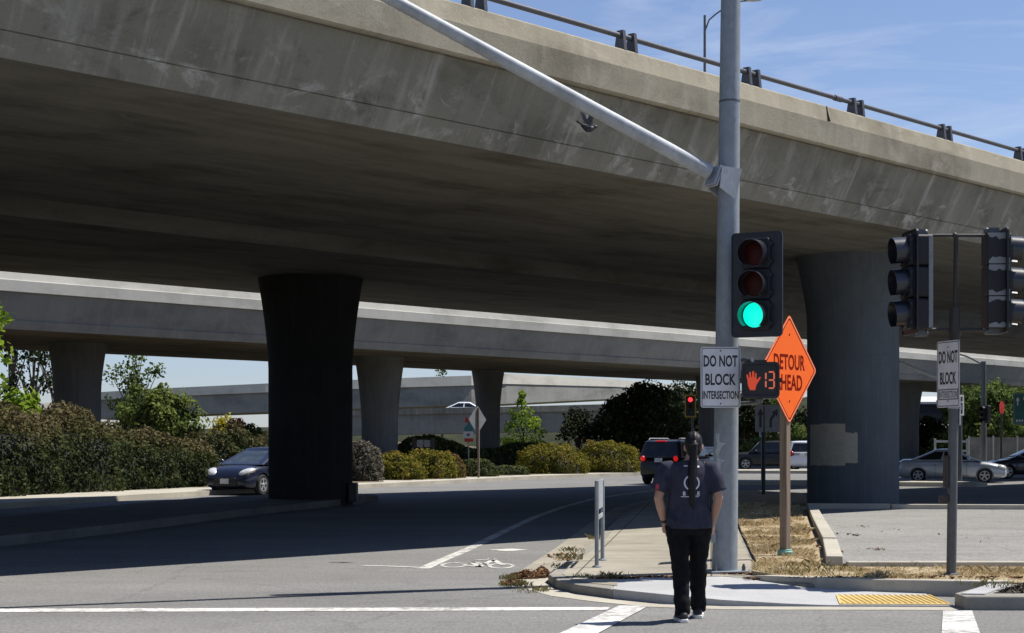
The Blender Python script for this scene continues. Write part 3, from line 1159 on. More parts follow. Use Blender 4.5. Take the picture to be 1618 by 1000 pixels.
# ---- the near overpass
near = thing('overpass', 'big weathered concrete overpass with steel rail crossing above the road', 'overpass', BP(21.5, 20, 0))
DS, DL = 16.94, 16.30
tj = 0.254
dj, zj = DS + (DL - DS) * tj, SZ + 1.08 * tj
T1 = [-45 + 5 * k for k in range(46)]
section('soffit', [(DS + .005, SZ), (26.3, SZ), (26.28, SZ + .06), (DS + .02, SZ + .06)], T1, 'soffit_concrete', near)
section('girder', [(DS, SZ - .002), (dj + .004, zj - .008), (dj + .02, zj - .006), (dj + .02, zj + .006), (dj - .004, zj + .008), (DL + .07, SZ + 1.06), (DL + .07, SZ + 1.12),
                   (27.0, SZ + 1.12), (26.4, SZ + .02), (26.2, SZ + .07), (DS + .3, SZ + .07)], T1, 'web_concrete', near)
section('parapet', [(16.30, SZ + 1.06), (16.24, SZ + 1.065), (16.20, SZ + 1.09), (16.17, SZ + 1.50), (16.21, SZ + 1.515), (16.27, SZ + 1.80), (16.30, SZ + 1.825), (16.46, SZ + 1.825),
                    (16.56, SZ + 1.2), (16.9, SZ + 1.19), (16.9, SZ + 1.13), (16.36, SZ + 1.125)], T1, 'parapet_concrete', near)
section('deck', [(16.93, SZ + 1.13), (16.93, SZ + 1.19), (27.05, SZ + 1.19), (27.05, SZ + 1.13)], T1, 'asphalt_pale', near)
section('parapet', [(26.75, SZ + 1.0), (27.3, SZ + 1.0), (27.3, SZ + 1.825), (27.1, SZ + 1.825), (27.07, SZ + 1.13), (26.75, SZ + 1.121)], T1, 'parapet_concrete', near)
mb = MB()
rail_pts = [BP(16.38, t, SZ + 2.055) for t in np.arange(-44, 178, 3.47)]
mb.tube(rail_pts, 0.042, 10)
for k in range(0, 60, 3):
    p = BP(16.38, 16.95 - .65 + 10.41 * (k // 3 - 3), SZ + 2.055)
    mb.tube([p - UV_ * .12, p + UV_ * .12], 0.056, 10)
obj('railing_tube', mb, 'rail_steel', near)
for k in range(-14, 32):
    t = 16.95 + 3.47 * k
    mb = MB()
    for s in (-0.14, 0.14):
        c = BP(16.38, t + s, 0)
        q = [(-.095, SZ + 1.82), (.115, SZ + 1.82), (.06, SZ + 2.14), (-.06, SZ + 2.14)]
        a = [Vector((c.x, c.y, z)) + WV_ * d - UV_ * .035 for d, z in q]
        b = [Vector((c.x, c.y, z)) + WV_ * d + UV_ * .035 for d, z in q]
        mb.rings([a, b])
    obj('railing_post', mb, 'rail_steel', near, smooth=False)
for t in (26.1, 10.5, 41.7):
    mb = MB()
    a = [BP(16.163, t, SZ + 1.515), BP(16.205, t, SZ + 1.52), BP(16.262, t + .03, SZ + 1.81), BP(16.30, t + .03, SZ + 1.81)]
    b = [p + UV_ * .022 for p in a]
    mb.rings([a, b])
    obj('expansion_joint', mb, 'rail_black', near, smooth=False)
colr = column(near, 8.06, 38.9, 0.0, SZ, 1.07, 1.33, 1.6, 'column_painted', label='blue grey painted concrete column with tan cover patch')
# the cover-up paint is a thin skin following the column's face
mb = MB()
rows = []
for (a0, a1, z0, z1) in ((-168, -111, 1.10, 2.06), (-111, -96, 1.16, 1.86)):
    g = []
    for j in range(7):
        ring = []
        for i in range(13):
            a = rad(a0 + (a1 - a0) * i / 12)
            z = z0 + (z1 - z0) * j / 6 + 0.03 * mnoise.noise(Vector((i * .6, j * .9, a0)))
            rr = 1.0735
            ring.append((8.06 + rr * math.cos(a), 38.9 + rr * math.sin(a), z))
        g.append(ring)
    mb.rings(g, closed=False)
obj('cover_patch', mb, 'cover_paint', colr, label='rough rectangle of tan paint on the column')

# ---- its twin deck behind, drifting away to the right
twin = thing('overpass', 'dark twin overpass deck close behind the weathered one, on a black looking column', 'overpass', BP(32.7, 25, 0))
GAPS = [(-45, 0), (43, 0), (49.5, 2.6), (62, 2.2), (180, 4.0)]


def gapf(t, D):
    for (a, va), (b, vb) in zip(GAPS[:-1], GAPS[1:]):
        if t <= b:
            g = va + (vb - va) * (t - a) / (b - a)
            break
    return g * max(0.0, (36.0 - D) / 8.6) if D < 36 else 0.0


T2 = [-45, -20, 0, 20, 30, 36, 40, 43, 44, 45, 46, 47, 48, 49.5, 51, 55, 62, 75, 90, 110, 140, 180]
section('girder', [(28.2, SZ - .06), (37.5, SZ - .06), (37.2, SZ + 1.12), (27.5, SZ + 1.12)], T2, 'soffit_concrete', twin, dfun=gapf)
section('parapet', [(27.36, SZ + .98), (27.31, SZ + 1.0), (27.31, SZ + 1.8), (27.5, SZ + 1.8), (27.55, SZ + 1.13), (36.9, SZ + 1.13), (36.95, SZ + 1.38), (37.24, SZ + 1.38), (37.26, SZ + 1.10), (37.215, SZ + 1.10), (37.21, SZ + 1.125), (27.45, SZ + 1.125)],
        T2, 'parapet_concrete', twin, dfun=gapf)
column(twin, -5.3, 43.3, 0.0, SZ - .05, 1.10, 1.38, 2.4, 'column_shade_tint', label='column coloured near black for deep shade, with a flared head')
mb = MB()
mb.box((-4.15, 43.0, 0.33), (.22, .5, .5))
obj('junction_box', mb, 'car_trim', twin, smooth=False, bevel=.02)

# ---- the middle overpass
midb = thing('overpass', 'pale concrete overpass in the middle distance on five flared columns', 'overpass', BP(63, 60, 0))
T3 = [-70 + 10 * k for k in range(40)]
section('soffit', [(57.0, SZ), (69.5, SZ), (69.5, SZ + .1), (57.02, SZ + .1)], T3, 'soffit_concrete', midb)
section('girder', [(56.99, SZ - .003), (56.83, SZ + .33), (56.87, SZ + .35), (56.38, SZ + 1.4), (56.38, SZ + 1.45), (70.2, SZ + 1.45), (69.55, SZ - .003), (69.4, SZ + .12), (57.2, SZ + .12)], T3, 'pale_web_concrete', midb)
section('parapet', [(56.36, SZ + 1.38), (56.28, SZ + 1.385), (56.25, SZ + 1.81), (56.31, SZ + 1.83), (56.36, SZ + 2.17), (56.55, SZ + 2.17), (56.6, SZ + 1.5), (69.9, SZ + 1.5), (69.95, SZ + 2.17), (70.15, SZ + 2.17), (70.25, SZ + 1.4), (70.21, SZ + 1.46), (56.37, SZ + 1.46)],
        T3, 'pale_parapet_concrete', midb)
for (x, y, r, rt, fl) in ((-19.2, 72.7, 1.02, 1.28, 2.2), (-6.75, 84.0, 0.93, 1.28, 3.4), (-1.45, 99.5, 0.72, 1.0, 2.6), (13.1, 107.0, 0.95, 1.2, 2.4), (29.2, 122.0, .95, 1.3, 2.6)):
    column(midb, x, y, 0.0, SZ, r, rt, fl, 'column_concrete')
mb = MB()
for k, c in enumerate((Vector(W(3, 478, 68)),)):
    mb.box((c.x, c.y, c.z), (.5, .12, .55), 0.8)
    mb.box((c.x + .02, c.y - .1, c.z), (.34, .12, .4), 0.8)
obj('utility_box', mb, 'car_trim', midb, smooth=False)

# ---- ramps far beyond
def ramp_bridge(label, pts, parts, back=9.0):
    """pts: (px, depth); parts: (name, y_top list, y_bottom list, push, mat) read off the photograph at each px."""
    root = thing('highway_ramp', label, 'ramp', W(pts[0][0], HY, pts[0][1]))
    for (nm, yt, yb, push, mat) in parts:
        me = bpy.data.meshes.new(nm)
        rs = []
        for (px, d), a, b in zip(pts, yt, yb):
            t = W(px, a, d)
            q = W(px, b, d)
            o = Vector((0, push, 0))
            k = Vector((0, back, 0))
            rs.append([q + o, t + o, t + k, q + k])
        mb = MB().rings(rs)
        m2 = mb.mesh(nm, ROOT[root.name].inverted())
        uvl = m2.uv_layers.new(name='UVMap')
        uv = []
        for p in m2.polygons:
            for li in p.loop_indices:
                co = m2.vertices[m2.loops[li].vertex_index].co
                uv.append((co.x, co.z))
        uvl.data.foreach_set('uv', np.array(uv, dtype=np.float32).ravel())
        fix_normals(m2)
        obj(nm, m2, mat, root, smooth=False)
    return root


RP = [(150, 150), (270, 152), (420, 155), (600, 160), (745, 165), (800, 170), (969, 200), (1060, 225), (1110, 245)]
ramp_bridge('far concrete ramp bridge rising to the right across the sky gap', RP, [
    ('parapet', [620, 613, 606, 598.5, 593.5, 590.5, 599, 608, 612], [632, 626, 620, 613, 609, 606.5, 611, 616, 620], -0.25, 'pale_parapet_concrete'),
    ('girder', [631.5, 625.5, 619.5, 612.5, 608.5, 606, 610.5, 615.5, 619.5], [662, 656, 651, 644, 640, 638, 630, 627, 627], 0.0, 'pale_web_concrete')])
RP2 = [(440, 138), (600, 140), (745, 142), (900, 146), (1060, 150)]
ramp_bridge('lower concrete ramp with a plain wall below the far ramp bridge', RP2, [
    ('parapet', [652, 647, 643.5, 640, 636], [660, 656, 653, 650, 647], -0.2, 'web_concrete'),
    ('girder', [659.5, 655.5, 652.5, 649.5, 646.5], [690, 687, 684, 682, 678], 0.0, 'pale_web_concrete')], back=7.0)

# ---- scrubby ridge closing the view below the far ramps
mb = MB()
rows = []
for j, (d, f) in enumerate(((262, 0.0), (270, .55), (282, .9), (300, 1.0), (330, .9), (380, 0.3), (420, 0.0))):
    row = []
    for i in range(120):
        px = -900 + i * 32
        yt = 676 if px < 900 else (676 - 46 * min(1, (px - 900) / 150))
        zt = EYE + (HY - yt) / FPX * 300
        x = (px - CX) / FPX * d
        h = zt * f * (1 + .22 * mnoise.fractal(Vector((x * .12, d * .12, 0)), .8, 2.1, 4)) - (.3 if f == 0 else 0)
        row.append((x, d + 4 * mnoise.noise(Vector((x * .2, d, 1))), h))
    rows.append(row)
mb.rings(rows, closed=False)
struct('hills', mb, 'ridge_scrub', smooth=60)
# ================================================================== SIGNAL POLES, SIGNS
def bend(pts_fn, n):
    return [pts_fn(k / n) for k in range(n + 1)]


# ---- main signal pole with its mast arm
PX, PY = 2.49, 19.28
spole = thing('signal_pole', 'tall galvanized signal pole with a long mast arm on the corner sidewalk', 'signal pole', (PX, PY, 0.1))


def pole_at(z):
    f = (z - 0.1)
    return Vector((PX + 0.0105 * f + 0.002, PY, z))


mb = MB()
mb.tube([pole_at(0.1 + k * 0.46) for k in range(21)], [0.150 - 0.0024 * k for k in range(21)], 28)
obj('pole', mb, 'galvanized', spole)
mb = MB()
for zz in (5.62,):
    c_ = pole_at(zz)
    mb.tube([c_ - Vector((0, 0, .012)), c_ + Vector((0, 0, .012))], .124, 28)
obj('pole_seam', mb, 'grey_steel', spole)
mb = MB()
mb.box((PX, PY, 0.118), (.46, .46, .035), 0.2)
bp = obj('base_plate', mb, 'galvanized', spole, smooth=False, bevel=.006)
for a in range(4):
    mb = MB()
    q = rad(45 + 90 * a) + 0.2
    mb.lathe([(.022, .135), (.022, .19), (.014, .19), (.014, .215)], (PX + .26 * math.cos(q) * .95, PY + .26 * math.sin(q) * .95, 0), 6)
    obj('anchor_bolt', mb, 'grey_steel', bp, smooth=False)
mb = MB()
g = []
for j in range(15):
    z = 1.62 + (700 - 760) / 137 + .55 * j / 14
    cut = (.62 + .38 * math.sin(j * 1.9) * math.sin(j * .7))
    ring = []
    for i in range(8):
        a = rad(-150 + 46 * cut * i / 7 + 6 * math.sin(j * 1.3))
        c_ = pole_at(z)
        r_ = .150 - .0024 * (z - .1) / .46 + .0016
        ring.append((c_.x + r_ * math.cos(a), c_.y + r_ * math.sin(a), z))
    g.append(ring)
mb.rings(g, closed=False)
obj('paint_patch', mb, 'pole_patch', spole, label='pale smear of paint')
adir = Vector((-0.906, -0.423, 0))
az0 = 4.67
pts, rr = [], []
for k in range(26):
    s = 0.28 + k * 0.38
    rise = 0.396 * s - 0.0 * s if s < 5.2 else 0.396 * 5.2 + (s - 5.2) * 0.396 - 0.022 * (s - 5.2) ** 2 * 1.6
    p = pole_at(az0) + adir * s + Vector((0, 0, rise))
    pts.append(p)
    rr.append(0.088 - 0.0020 * k)
mb = MB()
mb.tube(pts, rr, 24)
obj('mast_arm', mb, 'galvanized_light', spole)
# clamp where the arm meets the pole
mb = MB()
pc = pole_at(az0 - 0.02)
perp = Vector((-adir.y, adir.x, 0))
up = (Vector((0, 0, 1)) * 1.0 - adir * 0.404).normalized()
ad3 = (adir + Vector((0, 0, .404))).normalized()
for (s0, s1, hw, hh) in ((.19, .215, .115, .125), (.222, .245, .115, .12)):
    a = [pc + ad3 * s0 + perp * x * hw + up * y * hh for x, y in ((-1, -1), (1, -1), (1, 1), (-1, 1))]
    b = [p + ad3 * (s1 - s0) for p in a]
    mb.rings([a, b])
obj('flange_plate', mb, 'galvanized_light', spole, smooth=False, bevel=.006)
for sgn in (-1, 1):
    mb = MB()
    o = perp * sgn * .118
    q = [pc + adir * .17 + Vector((0, 0, .19)), pc + adir * .20 + Vector((0, 0, -.06)), pc - adir * .02 + Vector((0, 0, -.20)), pc - adir * .10 + Vector((0, 0, .17))]
    mb.rings([[p + o - perp * .008 for p in q], [p + o + perp * .008 for p in q]])
    obj('gusset', mb, 'galvanized_light', spole, smooth=False)
mb = MB()
mb.box(pole_at(0.52) + Vector((-.135, -.085, 0)), (.07, .05, .13), 0.9)
obj('hand_hole_cover', mb, 'galvanized_light', spole, smooth=False, bevel=.008)


# ---- signal heads
def circle_ring(c, r, y, n=28):
    return [Vector((c[0] + r * math.cos(t), y, c[1] + r * math.sin(t))) for t in [2 * math.pi * i / n for i in range(n)]]


def signal_head(name, label, loc, rz, lit=(), plate_mat='signal_black', body='signal_dark', back_mat=None, vis=0.27, pw=0.565, ph=1.20, worn=False, group=None):
    """Three-section head, front facing local -Y, origin at the middle of the housing's back."""
    root = thing(name, label, 'traffic light', loc, rz, group)
    mb = MB()
    mb.plate(rrect(pw, ph, 0.05), -0.205, -0.195)
    mb.frame(rrect(pw, ph, 0.05), rrect(pw - .03, ph - .03, 0.04), -0.215, -0.203)
    obj('backplate', mb, plate_mat, root, world=False, smooth=False)
    for k, z in enumerate((0.352, 0.0, -0.352)):
        mb = MB()
        mb.plate(rrect(0.335, 0.345, 0.035, 0, z), -0.262, 0.0)
        sec = obj('housing', mb, back_mat or body, root, world=False, smooth=False, bevel=.012)
        mb = MB()
        mb.rings([circle_ring((0, z), .158, -.262), circle_ring((0, z), .158, -.285), circle_ring((0, z), .143, -.285), circle_ring((0, z), .143, -.27)], cap=False)
        for zz in (-.1, .1):
            mb.tube([(.172, -.24, z + zz - .028), (.172, -.24, z + zz + .028)], .013, 8)
            mb.box((.185, -.262, z + zz), (.03, .02, .022))
        obj('door_rim', mb, 'signal_black', sec, world=False)
        # tunnel visor, longer at the top than at the bottom
        rs = []
        n = 30
        for (ro, q) in ((.155, 0.0), (.1555, 1.0), (.150, 1.0), (.1495, 0.0)):
            ring = []
            for i in range(n + 1):
                t = rad(-90 + 38) + rad(360 - 76) * i / n
                dep = .275 + q * vis * (0.78 + 0.22 * (0.5 + 0.5 * math.sin(t)))
                ring.append(Vector((ro * math.cos(t), -dep, z + ro * math.sin(t) - q * .012)))
            rs.append(ring)
        mb = MB().rings(rs + [rs[0]], cap=False, closed=False)
        obj('visor', mb, 'visor_sheen', root, world=False)
        mb = MB()
        prof = []
        for j in range(6):
            a = j / 5
            prof.append(circle_ring((0, z), max(.145 * (1 - a), .002), -.268 - .03 * math.sin(a * math.pi / 2)))
        mb.rings(prof)
        nm = ('lens_red_off', 'lens_amber_off', 'lens_green_off')[k]
        lbl = None
        if k in lit:
            nm = ('red_light', 'lens_amber_off', 'green_light')[k]
            lbl = ('glowing red lens', 'glowing amber lens', 'glowing green lens')[k]
        obj('lens', mb, nm, root, world=False, label=lbl)
        if worn:
            mb = MB()
            rng = random.Random(k + 5)
            for side in (-1, 1):
                for zz in (-.173, .173):
                    mb = MB()
                    poly = [(-.16, 0)] + [(-.16 + .32 * i / 6, (0.03 + .05 * rng.random()) * (1 if zz < 0 else -1)) for i in range(7)] + [(.16, 0)]
                    a = [(side * .1685, -.13 + p[0] * .72, z + zz * .985 + p[1]) for p in poly]
                    b = [(side * .1705, p[1], p[2]) for p in a]
                    mb.rings([a, b])
                    obj('bare_metal_patch', mb, 'sign_back', sec, world=False, smooth=False)
    return root


HX, HY_ = 3.02, 18.95
zc = EYE + (HY - 452) / FPX * 18.9
main_head = signal_head('traffic_signal', 'black three lamp traffic light glowing green on the galvanized pole', (W(1205, 452, 18.98).x, 18.98, W(1205, 452, 18.98).z), rad(-27), lit=(2,), vis=.19, pw=.61)
for zz in (.42, -.42):
    mb = MB()
    mb.tube([(-.02, 0.0, zz), (-.04, .16, zz), (-.42, .33, zz)], .026, 10)
    mb.box((-.02, .012, zz), (.09, .024, .09))
    obj('mounting_arm', mb, 'grey_steel', main_head, world=False)

# ---- pedestrian signal
pc = W(1201.5, 601, 18.85)
ped = thing('pedestrian_signal', 'black countdown pedestrian signal showing a raised hand and 13', 'crossing signal', pc, rad(-8))
mb = MB()
mb.plate(rrect(.43, .415, .05), -.085, .12)
obj('housing', mb, 'signal_dark', ped, world=False, smooth=False, bevel=.012)
mb = MB()
mb.frame(rrect(.43, .415, .05), rrect(.385, .36, .035), -.12, -.08)
mb.box((0, -.10, .215), (.14, .04, .03))
mb.box((-.222, -.04, .0), (.02, .05, .05))
mb.box((.228, -.04, -.0), (.03, .05, .05))
obj('door_frame', mb, 'signal_black', ped, world=False, smooth=False)
mb = MB()
mb.plate(rrect(.38, .355, .03), -.092, -.084)
obj('face_panel', mb, 'sign_ink', ped, world=False, smooth=False)
hand = [(-.035, -.115), (.02, -.115), (.035, -.05), (.075, .025), (.083, .045), (.07, .05), (.045, .02), (.035, .015), (.036, .085), (.033, .098), (.022, .098), (.019, .045), (.012, .045),
        (.010, .112), (.004, .122), (-.006, .122), (-.010, .112), (-.012, .045), (-.020, .045), (-.026, .105), (-.032, .112), (-.042, .110), (-.044, .10), (-.040, .04), (-.047, .035),
        (-.058, .075), (-.066, .08), (-.073, .076), (-.073, .065), (-.062, .01), (-.058, -.05)]
mb = MB()
mb.plate([(x * 1.05 - .082, z * .92 - .008) for x, z in hand], -.0975, -.0925)
obj('hand_symbol', mb, 'led_orange', ped, world=False, smooth=False, label='lit orange raised hand')


def seg7(mb, ch, cx, cz, w, h, th):
    segs = {'0': 'abcdef', '1': 'bc', '3': 'abgcd'}[ch]
    P = {'a': ((-w, h), (w, h)), 'd': ((-w, -h), (w, -h)), 'g': ((-w, 0), (w, 0)), 'b': ((w, 0), (w, h)), 'c': ((w, -h), (w, 0)), 'e': ((-w, -h), (-w, 0)), 'f': ((-w, 0), (-w, h))}
    for s in segs:
        (x0, z0), (x1, z1) = P[s]
        if x0 == x1:
            mb.box((cx + x0, -.095, cz + (z0 + z1) / 2), (th, .005, abs(z1 - z0) - th * 1.15))
        else:
            mb.box((cx, -.095, cz + z0), (abs(x1 - x0) - th * .3, .005, th))


mb = MB()
seg7(mb, '1', .040, 0, .02, .092, .018)
seg7(mb, '3', .122, 0, .031, .092, .018)
obj('countdown_digits', mb, 'led_pale', ped, world=False, smooth=False, label='lit countdown digits 13')
mb = MB()
mb.tube([(-.1, .05, .2), (-.1, .05, .235), (-.25, .22, .25), (-.45, .36, .25)], .024, 8)
obj('mounting_arm', mb, 'grey_steel', ped, world=False)
mb = MB()
mb.tube([(-.02, .05, -.2), (-.02, .05, -.25), (-.25, .22, -.26), (-.45, .36, -.26)], .024, 8)
mb.lathe([(.05, -.26), (.05, -.215)], (-.02, .05, 0), 12)
obj('mounting_arm', mb, 'grey_steel', ped, world=False)


# ---- plates with lettering
def sign_plate(root, w, h, r, face, edge, border_in=0.012, border_w=0.008, back='sign_back', bmat=None):
    mb = MB()
    mb.plate(rrect(w, h, r), -0.003, 0.0)
    p = obj('panel', mb, face, root, world=False, smooth=False)
    if edge:
        mb = MB()
        mb.frame(rrect(w - 2 * border_in, h - 2 * border_in, max(r - border_in, .008)), rrect(w - 2 * border_in - 2 * border_w, h - 2 * border_in - 2 * border_w, max(r - border_in - border_w, .005)), -.0046, -.0025)
        obj('border', mb, edge, p, world=False, smooth=False)
    return p


def words(parent, body, cx, cz, h, width, mat='sign_ink', bold=0.012, y=-0.0044, name='lettering'):
    mb = text_mb(body, h, width, bold=bold, y0=y).xf(Matrix.Translation((cx, 0, cz)))
    return obj(name, mb, mat, parent, world=False, smooth=False, fix=False)


c = W(1138.5, 596, 18.98)
s1 = thing('road_sign', 'upright white do not block intersection sign on the big galvanized pole', 'road sign', c, rad(2))
p = sign_plate(s1, .462, .70, .03, 'sign_dim', 'sign_ink')
words(p, 'DO NOT', 0, .187, .135, .395, bold=.028)
words(p, 'BLOCK', 0, -.025, .135, .355, bold=.028)
words(p, 'INTERSECTION', 0, -.205, .095, .415, bold=.03)
for zz in (.305, -.305):
    mb = MB()
    mb.ball((0, -.005, zz), (.010, .006, .010), 8, 6)
    obj('bolt', mb, 'grey_steel', p, world=False)
for zz in (.2, -.2):
    mb = MB()
    mb.box((.02, .05, zz), (.2, .1, .04))
    obj('mounting_bracket', mb, 'grey_steel', s1, world=False, smooth=False)

# ---- second signal post on the verge: two heads side-on, a bracket frame and a sign
QX, QY = W(1503, HY, 18.35).x, 18.35
p2 = thing('signal_post', 'grey signal post with a dark bracket frame standing in dry grass', 'signal post', (QX, QY, 0.14))


def q_at(z):
    return Vector((QX + 0.0145 * (z - .14), QY, z))


mb = MB()
mb.tube([q_at(.10 + k * .28) for k in range(11)], .054, 20)
obj('pole', mb, 'grey_steel', p2)
mb = MB()
mb.tube([q_at(2.86), q_at(3.13)], .066, 18)
mb.tube([q_at(2.76), q_at(2.86)], [.056, .066], 18)
obj('slip_collar', mb, 'dark_steel', p2)
ztop = W(0, 372, QY).z
zbot = W(0, 521, QY).z
mb = MB()
mb.tube([q_at(3.1), q_at(ztop)], .026, 12)
mb.tube([(QX - .30, QY, ztop + .0), (QX + .35, QY, ztop + .0)], .019, 10)
mb.tube([(QX - .30, QY, zbot), (QX + .35, QY, zbot)], .022, 10)
mb.ball((QX + .04, QY, ztop), .034, 10, 6)
obj('bracket_frame', mb, 'dark_steel', p2)
mb = MB()
mb.tube([q_at(2.0), q_at(2.04)], .062, 18)
mb.box(q_at(2.02) + Vector((.075, 0, 0)), (.05, .03, .05))
obj('band_clamp', mb, 'galvanized_light', p2)
mb = MB()
mb.box(q_at(1.19) + Vector((-.075, 0, .11)), (.05, .09, .36))
mb.box(q_at(1.0) + Vector((-.1, 0, .0)), (.09, .1, .08))
obj('push_button_box', mb, 'dark_steel', p2, smooth=False, bevel=.01)
mb = MB()
mb.box(q_at(2.17) + Vector((.062, .01, -.2)), (.012, .09, .30))
obj('small_side_plate', mb, 'sign_dim', p2, smooth=False)
mb = MB()
mb.lathe([(.09, .14), (.075, .17), (.06, .175)], (QX, QY, 0), 16)
obj('base_flange', mb, 'grey_steel', p2)
# heads: left one looks left, right one looks right
zh = W(0, 447, QY).z
g2 = 'side-on traffic lights on the grey signal post'
hl = signal_head('traffic_signal', 'dark side-on traffic light with its three visors towards the blue grey column', (W(1466, 447, QY).x, QY, zh), rad(-84), vis=.15, pw=.5, ph=1.16, group=g2)
hr = signal_head('traffic_signal', 'side-on traffic light with flaking paint patches facing away from the blue grey column', (W(1556, 447, QY).x, QY + .02, zh + .02), rad(86), vis=.14, pw=.5, ph=1.16, worn=True, group=g2)
for h in (hl, hr):
    for zz in (.56, -.56):
        mb = MB()
        mb.box((0, -.1, zz), (.07, .12, .07))
        mb.ball((0, -.03, zz), .04, 10, 6)
        obj('mounting_hub', mb, 'grey_steel', h, world=False, smooth=False)
mb = MB()
mb.box((.1725, -.028, 0), (.008, .05, 1.02))
obj('back_strip', mb, 'sign_back', hl, world=False, smooth=False, bevel=.004, label='pale worn strip down the rear edge')

c = W(1498.5, 591, QY - .09)
s2 = thing('road_sign', 'turned do not block intersection sign with a patched bottom line on the grey post', 'road sign', c, rad(-73))
p = sign_plate(s2, .46, .74, .03, 'sign_dim', 'sign_ink')
words(p, 'DO NOT', 0, .19, .14, .38, bold=.03)
words(p, 'BLOCK', 0, -.045, .14, .33, bold=.03)
mb = MB()
mb.frame(rrect(.40, .12, .01, 0, -.225), rrect(.375, .095, .008, 0, -.225), -.0046, -.0025)
obj('patch_outline', mb, 'sign_ink_worn', p, world=False, smooth=False)
words(p, 'INTERSECTION', 0, -.225, .075, .36, 'sign_ink_worn', .02)
for zz in (.3, -.3):
    mb = MB()
    mb.ball((0, -.005, zz), (.010, .006, .010), 8, 6)
    obj('bolt', mb, 'grey_steel', p, world=False)

# ---- orange detour sign
c = W(1247, 583, 21.5)
det = thing('detour_sign', 'orange diamond detour ahead sign on a weathered wooden post', 'road sign', (c.x, c.y, 0.15), rad(50.5))
hz = c.z - .15


def diamond(d, r=0.05, cz=0.0, n=5):
    """Diamond with half-diagonal d, corners rounded."""
    pts = []
    for k in range(4):
        a0 = -90 + 90 * k
        cc = d - r * math.sqrt(2)
        ox, oz = cc * math.cos(rad(a0)), cc * math.sin(rad(a0))
        for j in range(n):
            a = rad(a0 - 45 + 90 * j / (n - 1))
            pts.append((ox + r * math.cos(a), cz + oz + r * math.sin(a)))
    return pts


HD = .715
mb = MB().plate(diamond(HD, .05, hz), -.004, 0)
dp = obj('panel', mb, 'sign_orange', det, world=False, smooth=False)
mb = MB().frame(diamond(HD - .004, .05, hz), diamond(HD - .036, .04, hz), -.0055, -.0035)
obj('edge_band', mb, 'sign_orange_edge', dp, world=False, smooth=False)
mb = MB().frame(diamond(HD - .036, .04, hz), diamond(HD - .058, .034, hz), -.0055, -.0035)
obj('border', mb, 'sign_orange_ink', dp, world=False, smooth=False)
words(dp, 'DETOUR', 0, hz + .09,   .205, .80, 'sign_orange_ink', .022, -.0058)
words(dp, 'AHEAD', -.02, hz - .175, .205, .70, 'sign_orange_ink', .022, -.0058)
for zz in (.45, -.42):
    mb = MB()
    mb.ball((0, -.006, hz + zz), (.013, .006, .013), 8, 6)
    obj('bolt', mb, 'sign_orange_ink', dp, world=False)
mb = MB()
mb.box((.0, .062, hz / 2 + .02), (.105, .105, hz + .5))
obj('post', mb, 'weathered_wood', det, world=False, smooth=False, bevel=.006)
mb = MB()
mb.lathe([(.085, -.02), (.10, .01), (.10, .05), (.09, .06), (.09, .075), (.07, .08)], (0, .062, 0), 18)
obj('post_collar', mb, 'teal_rubber', det, world=False)

# ---- two-post plate seen edge-on on the sidewalk
a, b = G(943, 897, .1), G(952, 886, .1)
bol = thing('bollard_frame', 'pair of thin steel posts with a narrow plate seen edge-on by the kerb', 'posts', ((a.x + b.x) / 2, (a.y + b.y) / 2, .1))
for q, zt in ((a, 1.06), (b, 1.04)):
    mb = MB()
    mb.tube([(q.x, q.y, .1), (q.x, q.y, .1 + zt)], .026, 14)
    mb.lathe([(.06, .1), (.055, .12), (.03, .13)], (q.x, q.y, 0), 14)
    obj('post', mb, 'galvanized', bol)
mb = MB()
for (x, y, hgt) in ((a.x, a.y, 0), ):
    d = (b - a).normalized()
    mm = Matrix.Rotation(math.atan2(d.y, d.x), 3, 'Z')
    cc = (a + b) / 2
    mb.box((cc.x, cc.y, .1 + .88), ((b - a).length + .1, .012, .36), mat=mm)
    mb.box((cc.x, cc.y, .1 + .60), ((b - a).length + .04, .016, .05), mat=mm)
obj('plate', mb, 'galvanized_light', bol, smooth=False)

# ---- dark lane sign behind the corner
d = 47.0
root = thing('lane_sign', 'dark lane arrow sign on a thin black post standing in shade', 'road sign', (W(1207, HY, d).x, d, .15), rad(6))
zt = W(0, 661, d).z - .15
mb = MB().tube([(0, .03, -.1), (0, .03, zt + .35)], .055, 12)
obj('post', mb, 'rail_black', root, world=False)
mb = MB().plate(rrect(.72, .78, .04, 0.1, zt), -.02, 0)
p = obj('panel', mb, 'sign_back', root, world=False, smooth=False)
mb = MB()
mb.plate([(-.14, zt - .26), (-.07, zt - .26), (-.07, zt + .1), (-.01, zt + .1), (-.105, zt + .28), (-.20, zt + .1), (-.14, zt + .1)], -.026, -.018)
mb.plate([(.16, zt - .26), (.23, zt - .26), (.23, zt - .05), (.33, zt + .1), (.39, zt + .06), (.40, zt + .27), (.22, zt + .18), (.27, zt + .14), (.16, zt - .02)], -.026, -.018)
obj('lane_arrows', mb, 'sign_ink', p, world=False, smooth=False)
d = 66.0
root = thing('marker_sign', 'tiny white marker sign behind the dark lane sign post', 'road sign', (W(1203.5, HY, d).x, d, .1), 0)
zt = W(0, 685, d).z - .1
mb = MB().tube([(0, .02, -.1), (0, .02, zt)], .025, 8)
obj('post', mb, 'galvanized', root, world=False)
mb = MB().plate(rrect(.20, .27, .02, 0, zt), -.012, 0)
p = obj('panel', mb, 'sign_white', root, world=False, smooth=False)
mb = MB().plate(rrect(.09, .12, .01, 0, zt), -.016, -.011)
obj('symbol', mb, 'sign_ink_worn', p, world=False, smooth=False)

